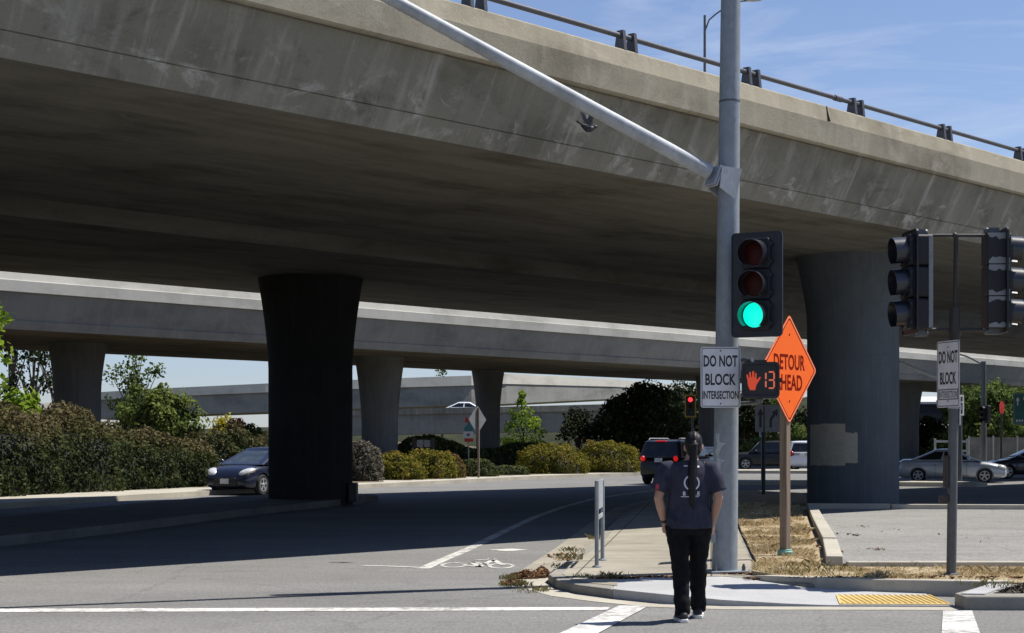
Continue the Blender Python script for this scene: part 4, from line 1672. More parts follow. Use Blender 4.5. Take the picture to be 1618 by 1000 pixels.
# ---- far red signal with yellow backplate, on its own post
d = 62.0
c = W(1090.5, 641.5, d)
root = thing('traffic_signal', 'small far red traffic light with a yellow edged backplate over the walking person', 'traffic light', (c.x, c.y, .1), 0)
zz = c.z - .1
mb = MB().tube([(.10, .12, -.1), (.10, .12, zz + .3)], .05, 12)
obj('pole', mb, 'grey_steel', root, world=False)
mb = MB().plate(rrect(.36, .72, .03, 0, zz), -.06, .1)
obj('housing', mb, 'signal_black', root, world=False, smooth=False)
mb = MB().frame(rrect(.42, .85, .03, 0, zz), rrect(.335, .77, .02, 0, zz), -.075, -.055)
obj('backplate', mb, 'signal_yellow', root, world=False, smooth=False)
for k, q in enumerate((.24, 0, -.24)):
    mb = MB()
    mb.lathe([(.085, -.062), (.08, -.075), (.05, -.088), (.004, -.092)], (0, 0, zz + q), 18, 'Y')
    obj('lens', mb, ('red_light', 'lens_amber_off', 'lens_green_off')[k], root, world=False, label='glowing red lens' if k == 0 else None)

# ---- back of a diamond sign in the shrubs
d = 70.0
root = thing('diamond_sign', 'grey back of a diamond warning sign on a rusty post among shrubs', 'road sign', (W(757, HY, d).x, d, .15), rad(-128))
zt = W(0, 663, d).z - .15
mb = MB().tube([(0, -.03, -.1), (0, -.03, zt + .5)], .045, 10)
obj('post', mb, 'weathered_wood', root, world=False)
mb = MB().plate(diamond(.60, .05, zt), -.1, -.085)
obj('panel', mb, 'sign_back', root, world=False, smooth=False)

# ---- board on two dark posts
d = 82.0
zg = bed_z(W(669, HY, d).x, d)
root = thing('notice_board', 'pair of pale panels between two dark wooden posts behind the shrubs', 'notice board', (W(669, HY, d).x, d, zg), 0)
for s, h in ((-.47, 1.45), (.47, 1.42)):
    mb = MB().box((s, 0, h / 2 - .1), (.2, .2, h + .2))
    obj('post', mb, 'dark_wood', root, world=False, smooth=False)
for s in (-.17, .19):
    mb = MB().plate(rrect(.32, .36, .01, s, 1.15), -.03, .03)
    obj('panel', mb, 'sign_back', root, world=False, smooth=False)
mb = MB().box((0, .05, .98), (.78, .05, .06))
obj('crossbar', mb, 'dark_wood', root, world=False, smooth=False)

# ---- stacked small route signs
d = 84.0
x0 = W(740, HY, d).x
zg = bed_z(x0, d)
root = thing('route_sign', 'stacked red, teal and white route signs with a red arrow above', 'route sign', (x0, d, zg), rad(-12))


def zr(py):
    return W(0, py, d).z - zg


mb = MB().tube([(0, .04, -.1), (0, .04, zr(664))], .035, 8)
obj('post', mb, 'galvanized', root, world=False)
mb = MB().plate([(-.19, zr(667)), (.09, zr(667)), (-.12, zr(657))], -.01, .01)
obj('red_arrow_plate', mb, 'sign_red', root, world=False, smooth=False)
mb = MB().plate([(-.21, zr(681)), (.25, zr(681)), (.25, zr(676)), (.12, zr(671)), (.1, zr(667)), (-.04, zr(667)), (-.06, zr(671)), (-.21, zr(676))], -.01, .01)
obj('teal_plate', mb, 'sign_teal', root, world=False, smooth=False)
mb = MB().plate(rrect(.52, zr(682) - zr(692), .02, 0, (zr(682) + zr(692)) / 2), -.012, .01)
p = obj('white_plate', mb, 'sign_white', root, world=False, smooth=False)
mb = MB().plate(rrect(.18, .14, .02, 0, (zr(682) + zr(692)) / 2), -.017, -.011)
obj('symbol', mb, 'sign_ink_worn', p, world=False, smooth=False)
mb = MB().plate(rrect(.46, zr(692.5) - zr(698), .02, 0.03, (zr(692.5) + zr(698)) / 2), -.012, .01)
obj('red_plate', mb, 'sign_red', root, world=False, smooth=False)

# ---- red sign left of the dark column
d = 90.0
x0 = W(395, HY, d).x
zg = bed_z(x0, d)
root = thing('construction_sign', 'small red orange sign board above the hedge end', 'road sign', (x0, d, zg), rad(20))
mb = MB().tube([(0, .04, -.1), (0, .04, W(0, 680, d).z - zg)], .035, 8)
obj('post', mb, 'galvanized', root, world=False)
mb = MB().plate(rrect(.36, .66, .03, 0, W(0, 686, d).z - zg), -.012, .01)
obj('panel', mb, 'sign_red', root, world=False, smooth=False)

# ---- street lamps
d = 43.9
b0 = BP(26.9, 36.97, SZ + 1.19)
lt = W(1113.5, 24, b0.y)
root = thing('street_lamp', 'slim street lamp rising behind the overpass rail against blue sky', 'street lamp', b0)
mb = MB().tube([b0, Vector((b0.x, b0.y, (b0.z + lt.z) / 2)), Vector((b0.x, b0.y, lt.z))], [.05, .042, .034], 12)
obj('pole', mb, 'grey_steel', root)
hd = W(1182, -1, b0.y)
apts = [Vector((b0.x, b0.y, lt.z - .45))] + [Vector((b0.x + (hd.x - b0.x) * f, b0.y, lt.z - .25 + (hd.z - lt.z + .22) * (1 - (1 - f) ** 1.9))) for f in (.1, .25, .45, .65, .85, 1.0)]
mb = MB().tube(apts, .022, 10)
obj('arm', mb, 'grey_steel', root)
mb = MB().ball((hd.x + .14, b0.y, hd.z - .0), (.26, .13, .055), 16, 8)
obj('lamp_head', mb, 'galvanized_light', root)

d = 88.0
x0 = W(1554, HY, d).x
root = thing('street_lamp', 'dark street lamp with a curved arm in front of the pale overpass at right', 'street lamp', (x0, d, 0))
zt = W(0, 571, d).z
mb = MB().tube([(x0, d, -.1), (x0, d, zt)], [.17, .13], 14)
obj('pole', mb, 'grey_steel', root)
mb = MB().tube([(x0, d, zt - .15)] + [tuple(W(px, py, d)) for px, py in ((1547, 573), (1535, 566.5), (1525, 562), (1515, 559.5), (1508, 558.5))], .05, 8)
obj('arm', mb, 'grey_steel', root)
c = W(1501, 558.5, d)
mb = MB().ball(c, (.34, .16, .07), 14, 8)
obj('lamp_head', mb, 'galvanized_light', root)
d = 87.5
c = W(1558.5, 655, d)
root = thing('traffic_signal', 'black far traffic light on the dark street lamp pole', 'traffic light', c, rad(-60))
mb = MB().plate(rrect(.5, .95, .04), -.14, .1)
obj('housing', mb, 'signal_dark', root, world=False, smooth=False, bevel=.02)
for q in (.3, 0, -.3):
    mb = MB()
    mb.rings([circle_ring((0, q), .125, -.14, 16), circle_ring((0, q), .13, -.36, 16), circle_ring((0, q), .12, -.36, 16), circle_ring((0, q), .115, -.14, 16)], cap=False)
    obj('visor', mb, 'signal_black', root, world=False)
mb = MB().tube([(0, .05, -.2), (-.1, .3, -.2)], .04, 8)
obj('mounting_arm', mb, 'signal_black', root, world=False)

# ---- mast arm with light coloured rod behind the grey post
d = 64.0
x0 = W(1516, HY, d).x
root = thing('signal_pole', 'far pale signal mast arm slanting up in front of the middle overpass', 'signal pole', (x0, d, 0))
zt = W(0, 612, d).z
mb = MB().tube([(x0, d, -.1), (x0, d, zt)], .11, 12)
obj('pole', mb, 'grey_steel', root)
mb = MB().tube([(x0, d, zt - .1)] + [tuple(W(px, py, d)) for px, py in ((1482, 597), (1450, 584.5), (1420, 572), (1390, 562))], [.09, .08, .075, .07, .065], 10)
obj('mast_arm', mb, 'sign_white', root)
d = 63.6
c = W(1519, 640, d)
root = thing('bracket_sign', 'narrow white sign with black marks beside the far signal pole', 'road sign', c, rad(38))
mb = MB().plate(rrect(.30, .80, .02), -.015, .015)
p = obj('panel', mb, 'sign_dim', root, world=False, smooth=False)
mb = MB()
for q in (.24, 0, -.24):
    mb.plate(rrect(.11, .17, .01, 0, q), -.02, -.013)
obj('symbol', mb, 'sign_ink', p, world=False, smooth=False)
mb = MB().box((.02, .12, 0), (.06, .22, .08))
obj('mounting_bracket', mb, 'grey_steel', root, world=False, smooth=False)

# ---- stop sign and green guide sign at the right
d = 92.0
x0 = W(1583, HY, d).x
root = thing('stop_sign', 'dark red octagon sign turned away on a brown post by the grey fence', 'road sign', (x0, d, .1), rad(52))
zt = W(0, 644, d).z - .1
mb = MB().tube([(0, .03, -.1), (0, .03, zt)], .06, 10)
obj('post', mb, 'dark_wood', root, world=False)
mb = MB().plate([(.38 * math.cos(rad(22.5 + 45 * k)), zt + .38 * math.sin(rad(22.5 + 45 * k))) for k in range(8)], -.012, .012)
obj('panel', mb, 'sign_red', root, world=False, smooth=False)

d = 72.0
c = W(1636, 646, d)
root = thing('guide_sign', 'green guide sign with white arrows cut by the right edge of view', 'road sign', (c.x, c.y, 0), 0)
zc_ = c.z
for s in (-.35, .6):
    mb = MB().box((s, .08, zc_ / 2), (.12, .1, zc_ + .2))
    obj('post', mb, 'dark_wood', root, world=False, smooth=False)
mb = MB().plate(rrect(1.95, 1.38, .06, 0, zc_), -.02, .02)
p = obj('panel', mb, 'sign_green', root, world=False, smooth=False)
mb = MB().frame(rrect(1.91, 1.34, .05, 0, zc_), rrect(1.86, 1.29, .04, 0, zc_), -.025, -.019)
obj('border', mb, 'sign_back', p, world=False, smooth=False)
mb = MB()
for ax in (-.78, ):
    mb.plate([(ax - .028, zc_ + .15), (ax + .028, zc_ + .15), (ax + .028, zc_ + .36), (ax + .09, zc_ + .36), (ax, zc_ + .52), (ax - .09, zc_ + .36), (ax - .028, zc_ + .36)], -.027, -.019)
mb.plate(rrect(.34, .42, .12, -.28, zc_ - .02), -.027, -.019)
mb.plate(rrect(.10, .16, .03, -.48, zc_ + .46), -.027, -.019)
mb.plate(rrect(.12, .12, .03, -.42, zc_ + .24), -.027, -.019)
for k in range(3):
    mb.plate(rrect(.07, .11, .02, -.82 + k * .12, zc_ - .52), -.027, -.019)
obj('lettering', mb, 'sign_dim', p, world=False, smooth=False)
# ================================================================== CARS
def interp(tab, x):
    for (a, va), (b, vb) in zip(tab[:-1], tab[1:]):
        if x <= b:
            f = 0 if b == a else max(0.0, (x - a) / (b - a))
            f = f * f * (3 - 2 * f) * .35 + f * .65
            return va + (vb - va) * f
    return tab[-1][1]


def make_car(name, label, cat, loc, heading, spec, paint, group=None):
    """Front towards local +X. heading: world angle of the front."""
    root = thing(name, label, cat, loc, heading, group)
    L, Wd = spec['L'], spec['W']
    hw = Wd / 2
    top, wb, wr = spec['top'], spec['wb'], spec['wr']
    gc = spec.get('clear', .19)
    xs = sorted(set([round(-L / 2 + L * k / 26, 3) for k in range(27)]))
    rs = []
    for x in xs:
        e = abs(x) / (L / 2)
        zt = interp(top, x)
        zb = gc + (.10 * max(0, e - .86) / .14)
        w = hw * (1 - .16 * max(0, (e - .55) / .45) ** 2.2)
        h = zt - zb
        half = [(0, zb), (w * .80, zb), (w * .955, zb + .05), (w * .985, zb + h * .2), (w, zb + h * .48), (w * .985, zb + h * .72), (w * .945, zb + h * .90), (w * .86, zt - .012), (w * .5, zt + .012), (0, zt + .02)]
        ring = [(x, -y, z) for y, z in half] + [(x, y, z) for y, z in half[-2:0:-1]]
        rs.append(ring)
    mb = MB().rings(rs)
    me0 = mb.mesh('car_body')
    fix_normals(me0)
    # wheel wells
    cb = MB()
    for sx in (wb[0], wb[1]):
        for sy in (-1, 1):
            cb.lathe([(wr * 1.18, -.20), (wr * 1.18, .20)], (sx, sy * (hw - .1), wr * 1.0), 28, 'Y')
    cme = cb.mesh('cutter')
    fix_normals(cme)
    co = bpy.data.objects.new('cutter', cme)
    COL.objects.link(co)
    me = evaluated(me0, [('SUBSURF', {'levels': 1, 'render_levels': 1}), ('BOOLEAN', {'object': co, 'operation': 'DIFFERENCE', 'solver': 'EXACT'})])
    bpy.data.objects.remove(co)
    me.materials.clear()
    body = obj('body', me, paint, root, smooth=35, world=False)
    # cabin
    c0, c1, r0, r1 = spec['cab']       # rear/front at the belt, rear/front at the roof
    zb, zr = spec['belt'], spec['roof']
    wbt, wrf = hw * .93, hw * spec.get('tuck', .70)
    VS = [0, .10, .5, .90, 1.0]
    fr = [0, .04, .24, .455, .50, .74, .965, 1.0]
    ff = [0, .06, .3, .5, .7, .94, 1.0]

    def ring(v, sc=1.0, dz=0.0):
        q = v ** .92
        x0, x1 = c0 + (r0 - c0) * q, c1 + (r1 - c1) * q
        w = wbt + (wrf - wbt) * v ** 1.15
        z = zb + (zr - zb) * v
        rc = .10 + .05 * v
        pts, kinds = [], []
        x0i, x1i, wi = x0 + rc, x1 - rc, w - rc

        def arc(cx, cy, a0):
            for k in (1, 2):
                a = rad(a0 + 30 * k)
                pts.append((cx + rc * math.cos(a), cy + rc * math.sin(a)))
                kinds.append('c')
        for f in fr:
            pts.append((x0i + (x1i - x0i) * f, -w - .015 * math.sin(math.pi * f)))
            kinds.append('R%.3f' % f)
        arc(x1i, -wi, -90)
        for f in ff:
            pts.append((x1 + .05 * math.sin(math.pi * f), -wi + 2 * wi * f))
            kinds.append('F%.3f' % f)
        arc(x1i, wi, 0)
        for f in reversed(fr):
            pts.append((x0i + (x1i - x0i) * f, w + .015 * math.sin(math.pi * f)))
            kinds.append('L%.3f' % f)
        arc(x0i, wi, 90)
        for f in reversed(ff):
            pts.append((x0 - .04 * math.sin(math.pi * f), -wi + 2 * wi * f))
            kinds.append('B%.3f' % f)
        arc(x0i, -wi, 180)
        cx = (x0 + x1) / 2
        return [Vector((cx + (p[0] - cx) * sc, p[1] * sc, z + dz)) for p in pts], kinds
    rings = []
    for v in VS:
        r, kinds = ring(v)
        rings.append(r)
    n = len(rings[0])
    for sc, dz in ((.93, .035), (.7, .06), (.35, .075), (.02, .08)):
        rings.append(ring(1.0, sc, dz)[0])
    groups = {'cab': [], 'windshield': [], 'rear_window': [], 'side_window': {}}
    skip = spec.get('solid_sides', ())
    for j in range(len(rings) - 1):
        for i in range(n):
            k = (i + 1) % n
            f = (j * n + i, j * n + k, (j + 1) * n + k, (j + 1) * n + i)
            a, b = kinds[i], kinds[k]
            dest = 'cab'
            if j in (1, 2) and a[0] == b[0] and a[0] in 'FBLR':
                fa, fb = sorted((float(a[1:]), float(b[1:])))
                if a[0] == 'F' and fa > .05 and fb < .95:
                    dest = 'windshield'
                elif a[0] == 'B' and fa > .05 and fb < .95:
                    dest = 'rear_window'
                elif a[0] in 'LR':
                    if fa >= .04 and fb <= .46:
                        dest = ('side_window', a[0] + 'r')
                    elif fa >= .49 and fb <= .97:
                        dest = ('side_window', a[0] + 'f')
            if isinstance(dest, tuple):
                groups['side_window'].setdefault(dest[1], []).append(f)
            else:
                groups[dest].append(f)

    def sub(faces):
        used = sorted({i for f in faces for i in f})
        mp = {u: k for k, u in enumerate(used)}
        flat = [p for r in rings for p in r]
        return MB().add([flat[u] for u in used], [tuple(mp[i] for i in f) for f in faces])
    obj('roof', sub(groups['cab']), paint, root, smooth=40, world=False)
    gl = spec.get('glass', 'glass_dark')
    obj('windshield', sub(groups['windshield']), spec.get('front_glass', gl), root, world=False, smooth=40)
    obj('rear_window', sub(groups['rear_window']), gl, root, world=False, smooth=40)
    for k, fcs in groups['side_window'].items():
        obj('side_window', sub(fcs), gl, root, world=False, smooth=40)
    # wheels
    for sx in wb:
        for sy in (-1, 1):
            y = sy * (hw - .105)
            mb = MB().lathe([(wr * .62, -.09), (wr * .93, -.10), (wr, -.07), (wr, .07), (wr * .93, .10), (wr * .62, .09)], (sx, y, wr), 28, 'Y')
            w = obj('wheel', mb, 'tyre', root, world=False)
            mb = MB()
            yo = y + sy * .085
            mb.lathe([(wr * .66, yo - y - sy * .05), (wr * .66, yo - y + sy * .012), (wr * .58, yo - y + sy * .012), (wr * .56, yo - y - sy * .05)], (sx, y, wr), 24, 'Y', cap=False)
            for q in range(5):
                a = 2 * math.pi * q / 5 + .3
                R = Matrix.Rotation(-a, 3, 'Y')
                mb.box(Vector((sx, yo, wr)) + R @ Vector((wr * .31, 0, 0)), (wr * .60, .022, wr * .20), mat=R)
            mb.ball((sx, yo + sy * .005, wr), (.05, .02, .05), 10, 6)
            obj('rim', mb, spec.get('rim', 'rim'), w, world=False)
    # lamps, grille, plate, mirrors, trim
    xf = L / 2
    zf = interp(top, xf - .22)
    hl = spec.get('lamp', (.22, .17, .10))
    for sy in (-1, 1):
        mb = MB().ball((xf - spec.get('lampx', .20), sy * hw * .70, spec['lampz']), hl, 14, 8, Matrix.Rotation(-sy * .55, 3, 'Z') @ Matrix.Rotation(.28, 3, 'Y'))
        hlm = obj('headlight', mb, 'headlamp', root, world=False)
        if spec.get('amber'):
            mb = MB().ball((xf - spec.get('lampx', .20) - .12, sy * hw * .86, spec['lampz'] + .01), (.10, .06, .055), 10, 6)
            obj('turn_signal', mb, 'lamp_amber', hlm, world=False)
        mb = MB().ball((-xf + .10, sy * hw * .72, spec['tailz']), (.10, hw * spec.get('tailw', .22), spec.get('tailh', .09)), 12, 8)
        obj('tail_light', mb, spec.get('tail_mat', 'tail_red'), root, world=False)
        mb = MB().ball((c1 - .42, sy * (hw * .93 + .10), zb + .09), (.075, .11, .07), 12, 8)
        mb.box((c1 - .40, sy * (hw * .93 + .02), zb + .05), (.05, .1, .03))
        obj('mirror', mb, spec.get('mirror', paint), root, world=False)
        mb = MB()
        for xx in spec.get('doors', ()):
            mb.box((xx, sy * (hw * .99), zb - .06 - .30), (.012, .012, .55))
        if mb.v:
            obj('door_seam', mb, 'car_trim', root, world=False, smooth=False)
        for xx in spec.get('handles', ()):
            mb = MB().ball((xx, sy * (hw * .985), zb - .13), (.09, .02, .02), 10, 6)
            obj('door_handle', mb, paint, root, world=False)
    gz = spec['grillez']
    mb = MB().plate(rrect(hw * .85, .10, .04, 0, gz), -.03, .03)
    mb.xf(Matrix.Translation((xf - spec.get('grillex', .03), 0, 0)) @ Matrix.Rotation(rad(90), 4, 'Z'))
    obj('grille', mb, 'car_trim', root, world=False, smooth=False)
    mb = MB().plate(rrect(hw * 1.0, .13, .05, 0, gc + .17), -.03, .03)
    mb.xf(Matrix.Translation((xf - .03, 0, 0)) @ Matrix.Rotation(rad(90), 4, 'Z'))
    obj('lower_intake', mb, 'car_trim', root, world=False, smooth=False)
    mb = MB().plate(rrect(.31, .16, .01, 0, spec.get('platez', gc + .24)), -.01, .01)
    mb.xf(Matrix.Translation((xf + .012, 0, 0)) @ Matrix.Rotation(rad(90), 4, 'Z'))
    obj('number_plate', mb, 'plate_white', root, world=False, smooth=False)
    mb = MB().plate(rrect(.31, .16, .01, 0, spec['tailz'] - .06), -.01, .01)
    mb.xf(Matrix.Translation((-xf - .006, 0, 0)) @ Matrix.Rotation(rad(-90), 4, 'Z'))
    obj('number_plate', mb, 'plate_white', root, world=False, smooth=False)
    return root


COUPE = dict(L=4.42, W=1.70, wb=(-1.30, 1.32), wr=.30, clear=.17,
             top=[(-2.21, .66), (-2.12, .90), (-1.9, .955), (-1.2, .95), (0, .92), (.9, .905), (1.5, .83), (1.95, .73), (2.15, .64), (2.21, .52)],
             cab=(-1.72, 1.12, -.72, .20), belt=.90, roof=1.31, tuck=.66, lampz=.64, lampx=.24, lamp=(.22, .20, .09), tailz=.78, grillez=.63, grillex=.05, platez=.47,
             doors=(.62, -.62), handles=(-.45,), front_glass='glass_tint', mirror='paint_silver')
HATCH = dict(L=4.46, W=1.75, wb=(-1.28, 1.36), wr=.32, clear=.18,
             top=[(-2.23, .62), (-2.1, .95), (-1.6, .99), (0, .96), (1.0, .97), (1.55, .91), (1.95, .80), (2.16, .66), (2.23, .50)],
             cab=(-1.95, 1.42, -1.1, .18), belt=.95, roof=1.42, tuck=.68, lampz=.73, lampx=.32, lamp=(.30, .19, .10), tailz=.85, grillez=.50, grillex=.02, platez=.44, amber=True,
             doors=(.75, -.35, -1.2), handles=(-.2, -1.05), front_glass='glass_tint')
SEDAN = dict(L=4.7, W=1.78, wb=(-1.38, 1.40), wr=.32, clear=.17,
             top=[(-2.35, .62), (-2.25, .92), (-1.8, .97), (0, .95), (1.0, .94), (1.7, .85), (2.1, .75), (2.28, .64), (2.35, .52)],
             cab=(-1.75, 1.25, -.95, .25), belt=.93, roof=1.38, tuck=.67, lampz=.68, lampx=.24, lamp=(.22, .19, .09), tailz=.82, grillez=.56, platez=.44,
             doors=(.68, -.35, -1.25), handles=(-.2, -1.1), front_glass='glass_tint')
SUV = dict(L=4.75, W=1.9, wb=(-1.42, 1.40), wr=.37, clear=.24,
           top=[(-2.375, .72), (-2.28, 1.06), (-1.9, 1.10), (0, 1.07), (1.0, 1.07), (1.7, 1.02), (2.15, .90), (2.32, .75), (2.375, .58)],
           cab=(-2.30, 1.22, -2.02, .55), belt=1.05, roof=1.68, tuck=.78, lampz=.88, tailz=1.02, tailh=.16, grillez=.78, platez=.52,
           doors=(.72, -.32, -1.3), handles=(-.18, -1.15))
SUVB = dict(SUV)
SUVB['tail_mat'] = 'brake_light'
SUVB['tailh'] = .11
SUVB['tailw'] = .10

p = G(1513, 763)
make_car('parked_coupe', 'silver two door coupe with tinted windows waiting behind the kerb island', 'car', (p.x, p.y + .9, 0), rad(-17), COUPE, 'paint_silver')
p = G(403, 782)
make_car('hatchback_car', 'dark blue hatchback with bright headlights half hidden by the dark column', 'car', (p.x, p.y + 1.6, 0), rad(-113), HATCH, 'paint_navy')
p = G(1062, 766)
suv = make_car('suv_car', 'black suv with red brake lights driving away beside the round shrubs', 'car', (p.x + .55, p.y + 2.2, 0), rad(63), SUVB, 'paint_black')
mb = MB()
mb.box((-2.06, 0, 1.70), (.10, .42, .045))
obj('brake_lamp', mb, 'brake_light', suv, world=False, smooth=False)
for s in (-.62, .62):
    mb = MB()
    mb.tube([(-1.8, s, 1.74), (-1.7, s, 1.80), (.2, s, 1.80), (.35, s, 1.74)], .022, 8)
    obj('roof_rack', mb, 'galvanized_light', suv, world=False)
p = G(1128, 757)
make_car('sedan_car', 'dark slate sedan coming on, mostly hidden behind the walking person', 'car', (p.x - .25, p.y + 1, 0), rad(-105), SEDAN, 'paint_slate')
make_car('suv_car', 'black suv seen side-on in shade behind the thin black sign post', 'car', (W(1214, HY, 100).x, 100, 0), rad(174), SUV, 'paint_black')
make_car('suv_car', 'white suv cut off by the blue grey column edge', 'car', (W(1277, HY, 95.5).x, 95.5, 0), rad(72), SUV, 'paint_white')
make_car('sedan_car', 'dark sedan reaching out of the right edge beyond the silver coupe', 'car', (W(1633, HY, 75.5).x, 75.5, 0), rad(178), SEDAN, 'paint_slate')
make_car('sedan_car', 'white car with only its roof showing above the far ramp wall', 'car', (W(727, HY, 144.5).x, 145.2, W(0, 652, 145).z - .5), rad(180), SEDAN, 'paint_white')
# ================================================================== PERSON
def ell_ring(c, rx, ry, n=20, tilt=0.0, power=2.0):
    out = []
    for i in range(n):
        t = 2 * math.pi * i / n
        ct, st = math.cos(t), math.sin(t)
        k = (abs(ct) ** power + abs(st) ** power) ** (-1.0 / power)
        out.append(Vector((c[0] + rx * ct * k, c[1] + ry * st * k, c[2] + tilt * st * k)))
    return out


def fuse(mb, voxel, it=4):
    me = mb.mesh('fused')
    fix_normals(me)
    r = evaluated(me, [('REMESH', {'mode': 'VOXEL', 'voxel_size': voxel, 'use_smooth_shade': True}), ('SMOOTH', {'iterations': it, 'factor': .5})])
    bpy.data.meshes.remove(me)
    r.materials.clear()
    return r


pp = W(1088, HY, 14.95)
person = thing('person', 'person with a long dark ponytail in a navy printed tee and black trousers, walking away', 'person', (pp.x, pp.y, 0), rad(-3))
PK = 1.0
# joints (local: x right, y ahead, z up)
HIPL, HIPR = Vector((-.095, 0, .90)), Vector((.095, 0, .90))
KNL, KNR = Vector((-.075, -.01, .50)), Vector((.095, .16, .49))
ANL, ANR = Vector((-.060, -.06, .10)), Vector((.105, .33, .10))
SHL, SHR = Vector((-.195, -.01, 1.405)), Vector((.195, -.01, 1.405))
ELL, ELR = Vector((-.275, -.05, 1.125)), Vector((.268, -.05, 1.125))
WRL, WRR = Vector((-.215, .03, .890)), Vector((.212, .03, .875))
HEAD = Vector((.045, .035, 1.598))

# ---- body: one continuous surface from head to feet
mb = MB()
mb.rings([ell_ring((0, 0, .88), .15, .10), ell_ring((0, 0, .96), .16, .105), ell_ring((0, 0, 1.05), .15, .10), ell_ring((0, 0, 1.2), .165, .105), ell_ring((0, 0, 1.33), .18, .10),
          ell_ring((0, 0, 1.40), .165, .085), ell_ring((.015, .01, 1.44), .09, .07), ell_ring((.03, .015, 1.48), .058, .058), ell_ring((.038, .02, 1.53), .054, .056)])
mb.ball(HEAD, (.074, .094, .112), 20, 14)                    # skull
mb.ball(HEAD + Vector((0, .052, -.065)), (.052, .05, .058), 14, 10)   # jaw
mb.ball(HEAD + Vector((0, .105, -.022)), (.012, .018, .024), 10, 8)   # nose
mb.ball(HEAD + Vector((0, .094, -.066)), (.022, .010, .008), 10, 6)   # mouth
for s in (-1, 1):
    mb.ball(HEAD + Vector((s * .078, -.002, -.02)), (.012, .022, .034), 10, 8)   # ears
    mb.ball(HEAD + Vector((s * .030, .082, .004)), (.014, .012, .010), 10, 6)    # brow and eye sockets
for sh, el, wr in ((SHL, ELL, WRL), (SHR, ELR, WRR)):
    mb.tube([sh * .75 + Vector((0, 0, .345)), sh, sh.lerp(el, .5), el, el.lerp(wr, .35), wr], [.055, .056, .050, .042, .043, .029], 14)
for hp, kn, an in ((HIPL, KNL, ANL), (HIPR, KNR, ANR)):
    mb.tube([hp, hp.lerp(kn, .5), kn, kn.lerp(an, .35), an, an + Vector((0, .01, -.05))], [.085, .075, .056, .055, .038, .036], 14)
    mb.ball(an + Vector((0, .06, -.06)), (.038, .115, .03), 12, 8)


def hand(mb, wr, side, fold):
    """Palm, four unequal bent fingers and a thumb from the palm's side, hanging down from the wrist."""
    d = Vector((-side * .12, .16, -1)).normalized()
    pal = wr + d * .05
    R = Vector((0, 1, .16)).normalized()            # across the knuckles: forward
    mb.tube([wr, wr + d * .025, wr + d * .06, wr + d * .088], [.028, .030, .032, .027], 12)
    for q in (-.5, .5):
        mb.tube([wr + d * .02 + R * q * .035, wr + d * .085 + R * q * .045], [.018, .019], 10)
    for k, (off, ln) in enumerate(((.032, .070), (.011, .078), (-.010, .072), (-.030, .056))):
        b = wr + d * .082 + R * off
        m = b + d * ln * .5 + Vector((-side * .004, 0, 0))
        t = b + d * ln * .93 + Vector((-side * (.018 + .004 * k), 0, 0))
        mb.tube([b, m, t], [.0095, .0088, .0072], 8)
    b = wr + d * .03 + R * .030
    mb.tube([b, b + R * .028 + d * .028, b + R * .036 + d * .060 + Vector((-side * .008, 0, 0))], [.013, .011, .0085], 8)


hand(mb, WRL, -1, 0)
hand(mb, WRR, 1, 0)
me = fuse(mb, .0058, 3)
obj('body', me, 'skin', person, world=False, smooth=180)

# ---- trousers
mb = MB()
mb.rings([ell_ring((0, -.005, .955), .172, .125), ell_ring((0, -.012, .90), .190, .135), ell_ring((0, -.012, .84), .198, .135), ell_ring((0, 0, .79), .185, .12)])
for hp, kn, an, s in ((HIPL, KNL, ANL, -1), (HIPR, KNR, ANR, 1)):
    pts = [hp + Vector((s * .012, -.01, -.02)), hp.lerp(kn, .35) + Vector((s * .008, 0, 0)), hp.lerp(kn, .7), kn, kn.lerp(an, .4), kn.lerp(an, .75), an + Vector((0, -.005, .02)), an + Vector((0, -.005, -.035))]
    mb.tube(pts, [.112, .104, .090, .081, .077, .073, .072, .070], 18)
for wr, s in ((WRL, -1), (WRR, 1)):
    mb.ball((s * .178, .01, .83), (.032, .06, .08), 12, 8)      # pocket bulge round the hand
me = fuse(mb, .009, 3)
for v in me.vertices:
    p = v.co
    if p.z < .84:
        n_ = mnoise.noise(Vector((p.x * 12, p.y * 12, p.z * 13)))
        amp = .009 + (.008 if p.z < .3 else 0) + (.006 if abs(p.z - .5) < .12 else 0)
        v.co += v.normal * n_ * amp
obj('trousers', me, 'trouser_cloth', person, world=False, smooth=180)

# ---- shirt
mb = MB()
mb.rings([ell_ring((.005, -.008, .848), .214, .158, 28), ell_ring((.004, -.008, .90), .212, .156, 28), ell_ring((0, -.006, 1.0), .194, .143, 28), ell_ring((0, -.006, 1.12), .186, .132, 28), ell_ring((0, -.008, 1.25), .196, .128, 28),
          ell_ring((0, -.008, 1.34), .205, .118, 28), ell_ring((0, -.006, 1.405), .190, .10, 28), ell_ring((.008, 0, 1.440), .13, .082, 28), ell_ring((.018, .004, 1.466), .078, .07, 28)])
for sh, el in ((SHL, ELL), (SHR, ELR)):
    s = -1 if sh.x < 0 else 1
    mb.tube([sh * .72 + Vector((0, 0, .39)), sh + Vector((s * .0, 0, -.012)), sh.lerp(el, .35) + Vector((s * .012, 0, 0)), sh.lerp(el, .70) + Vector((s * .018, 0, 0)), sh.lerp(el, .80) + Vector((s * .020, 0, 0))],
            [.062, .078, .080, .078, .077], 20)
me = fuse(mb, .0085, 4)
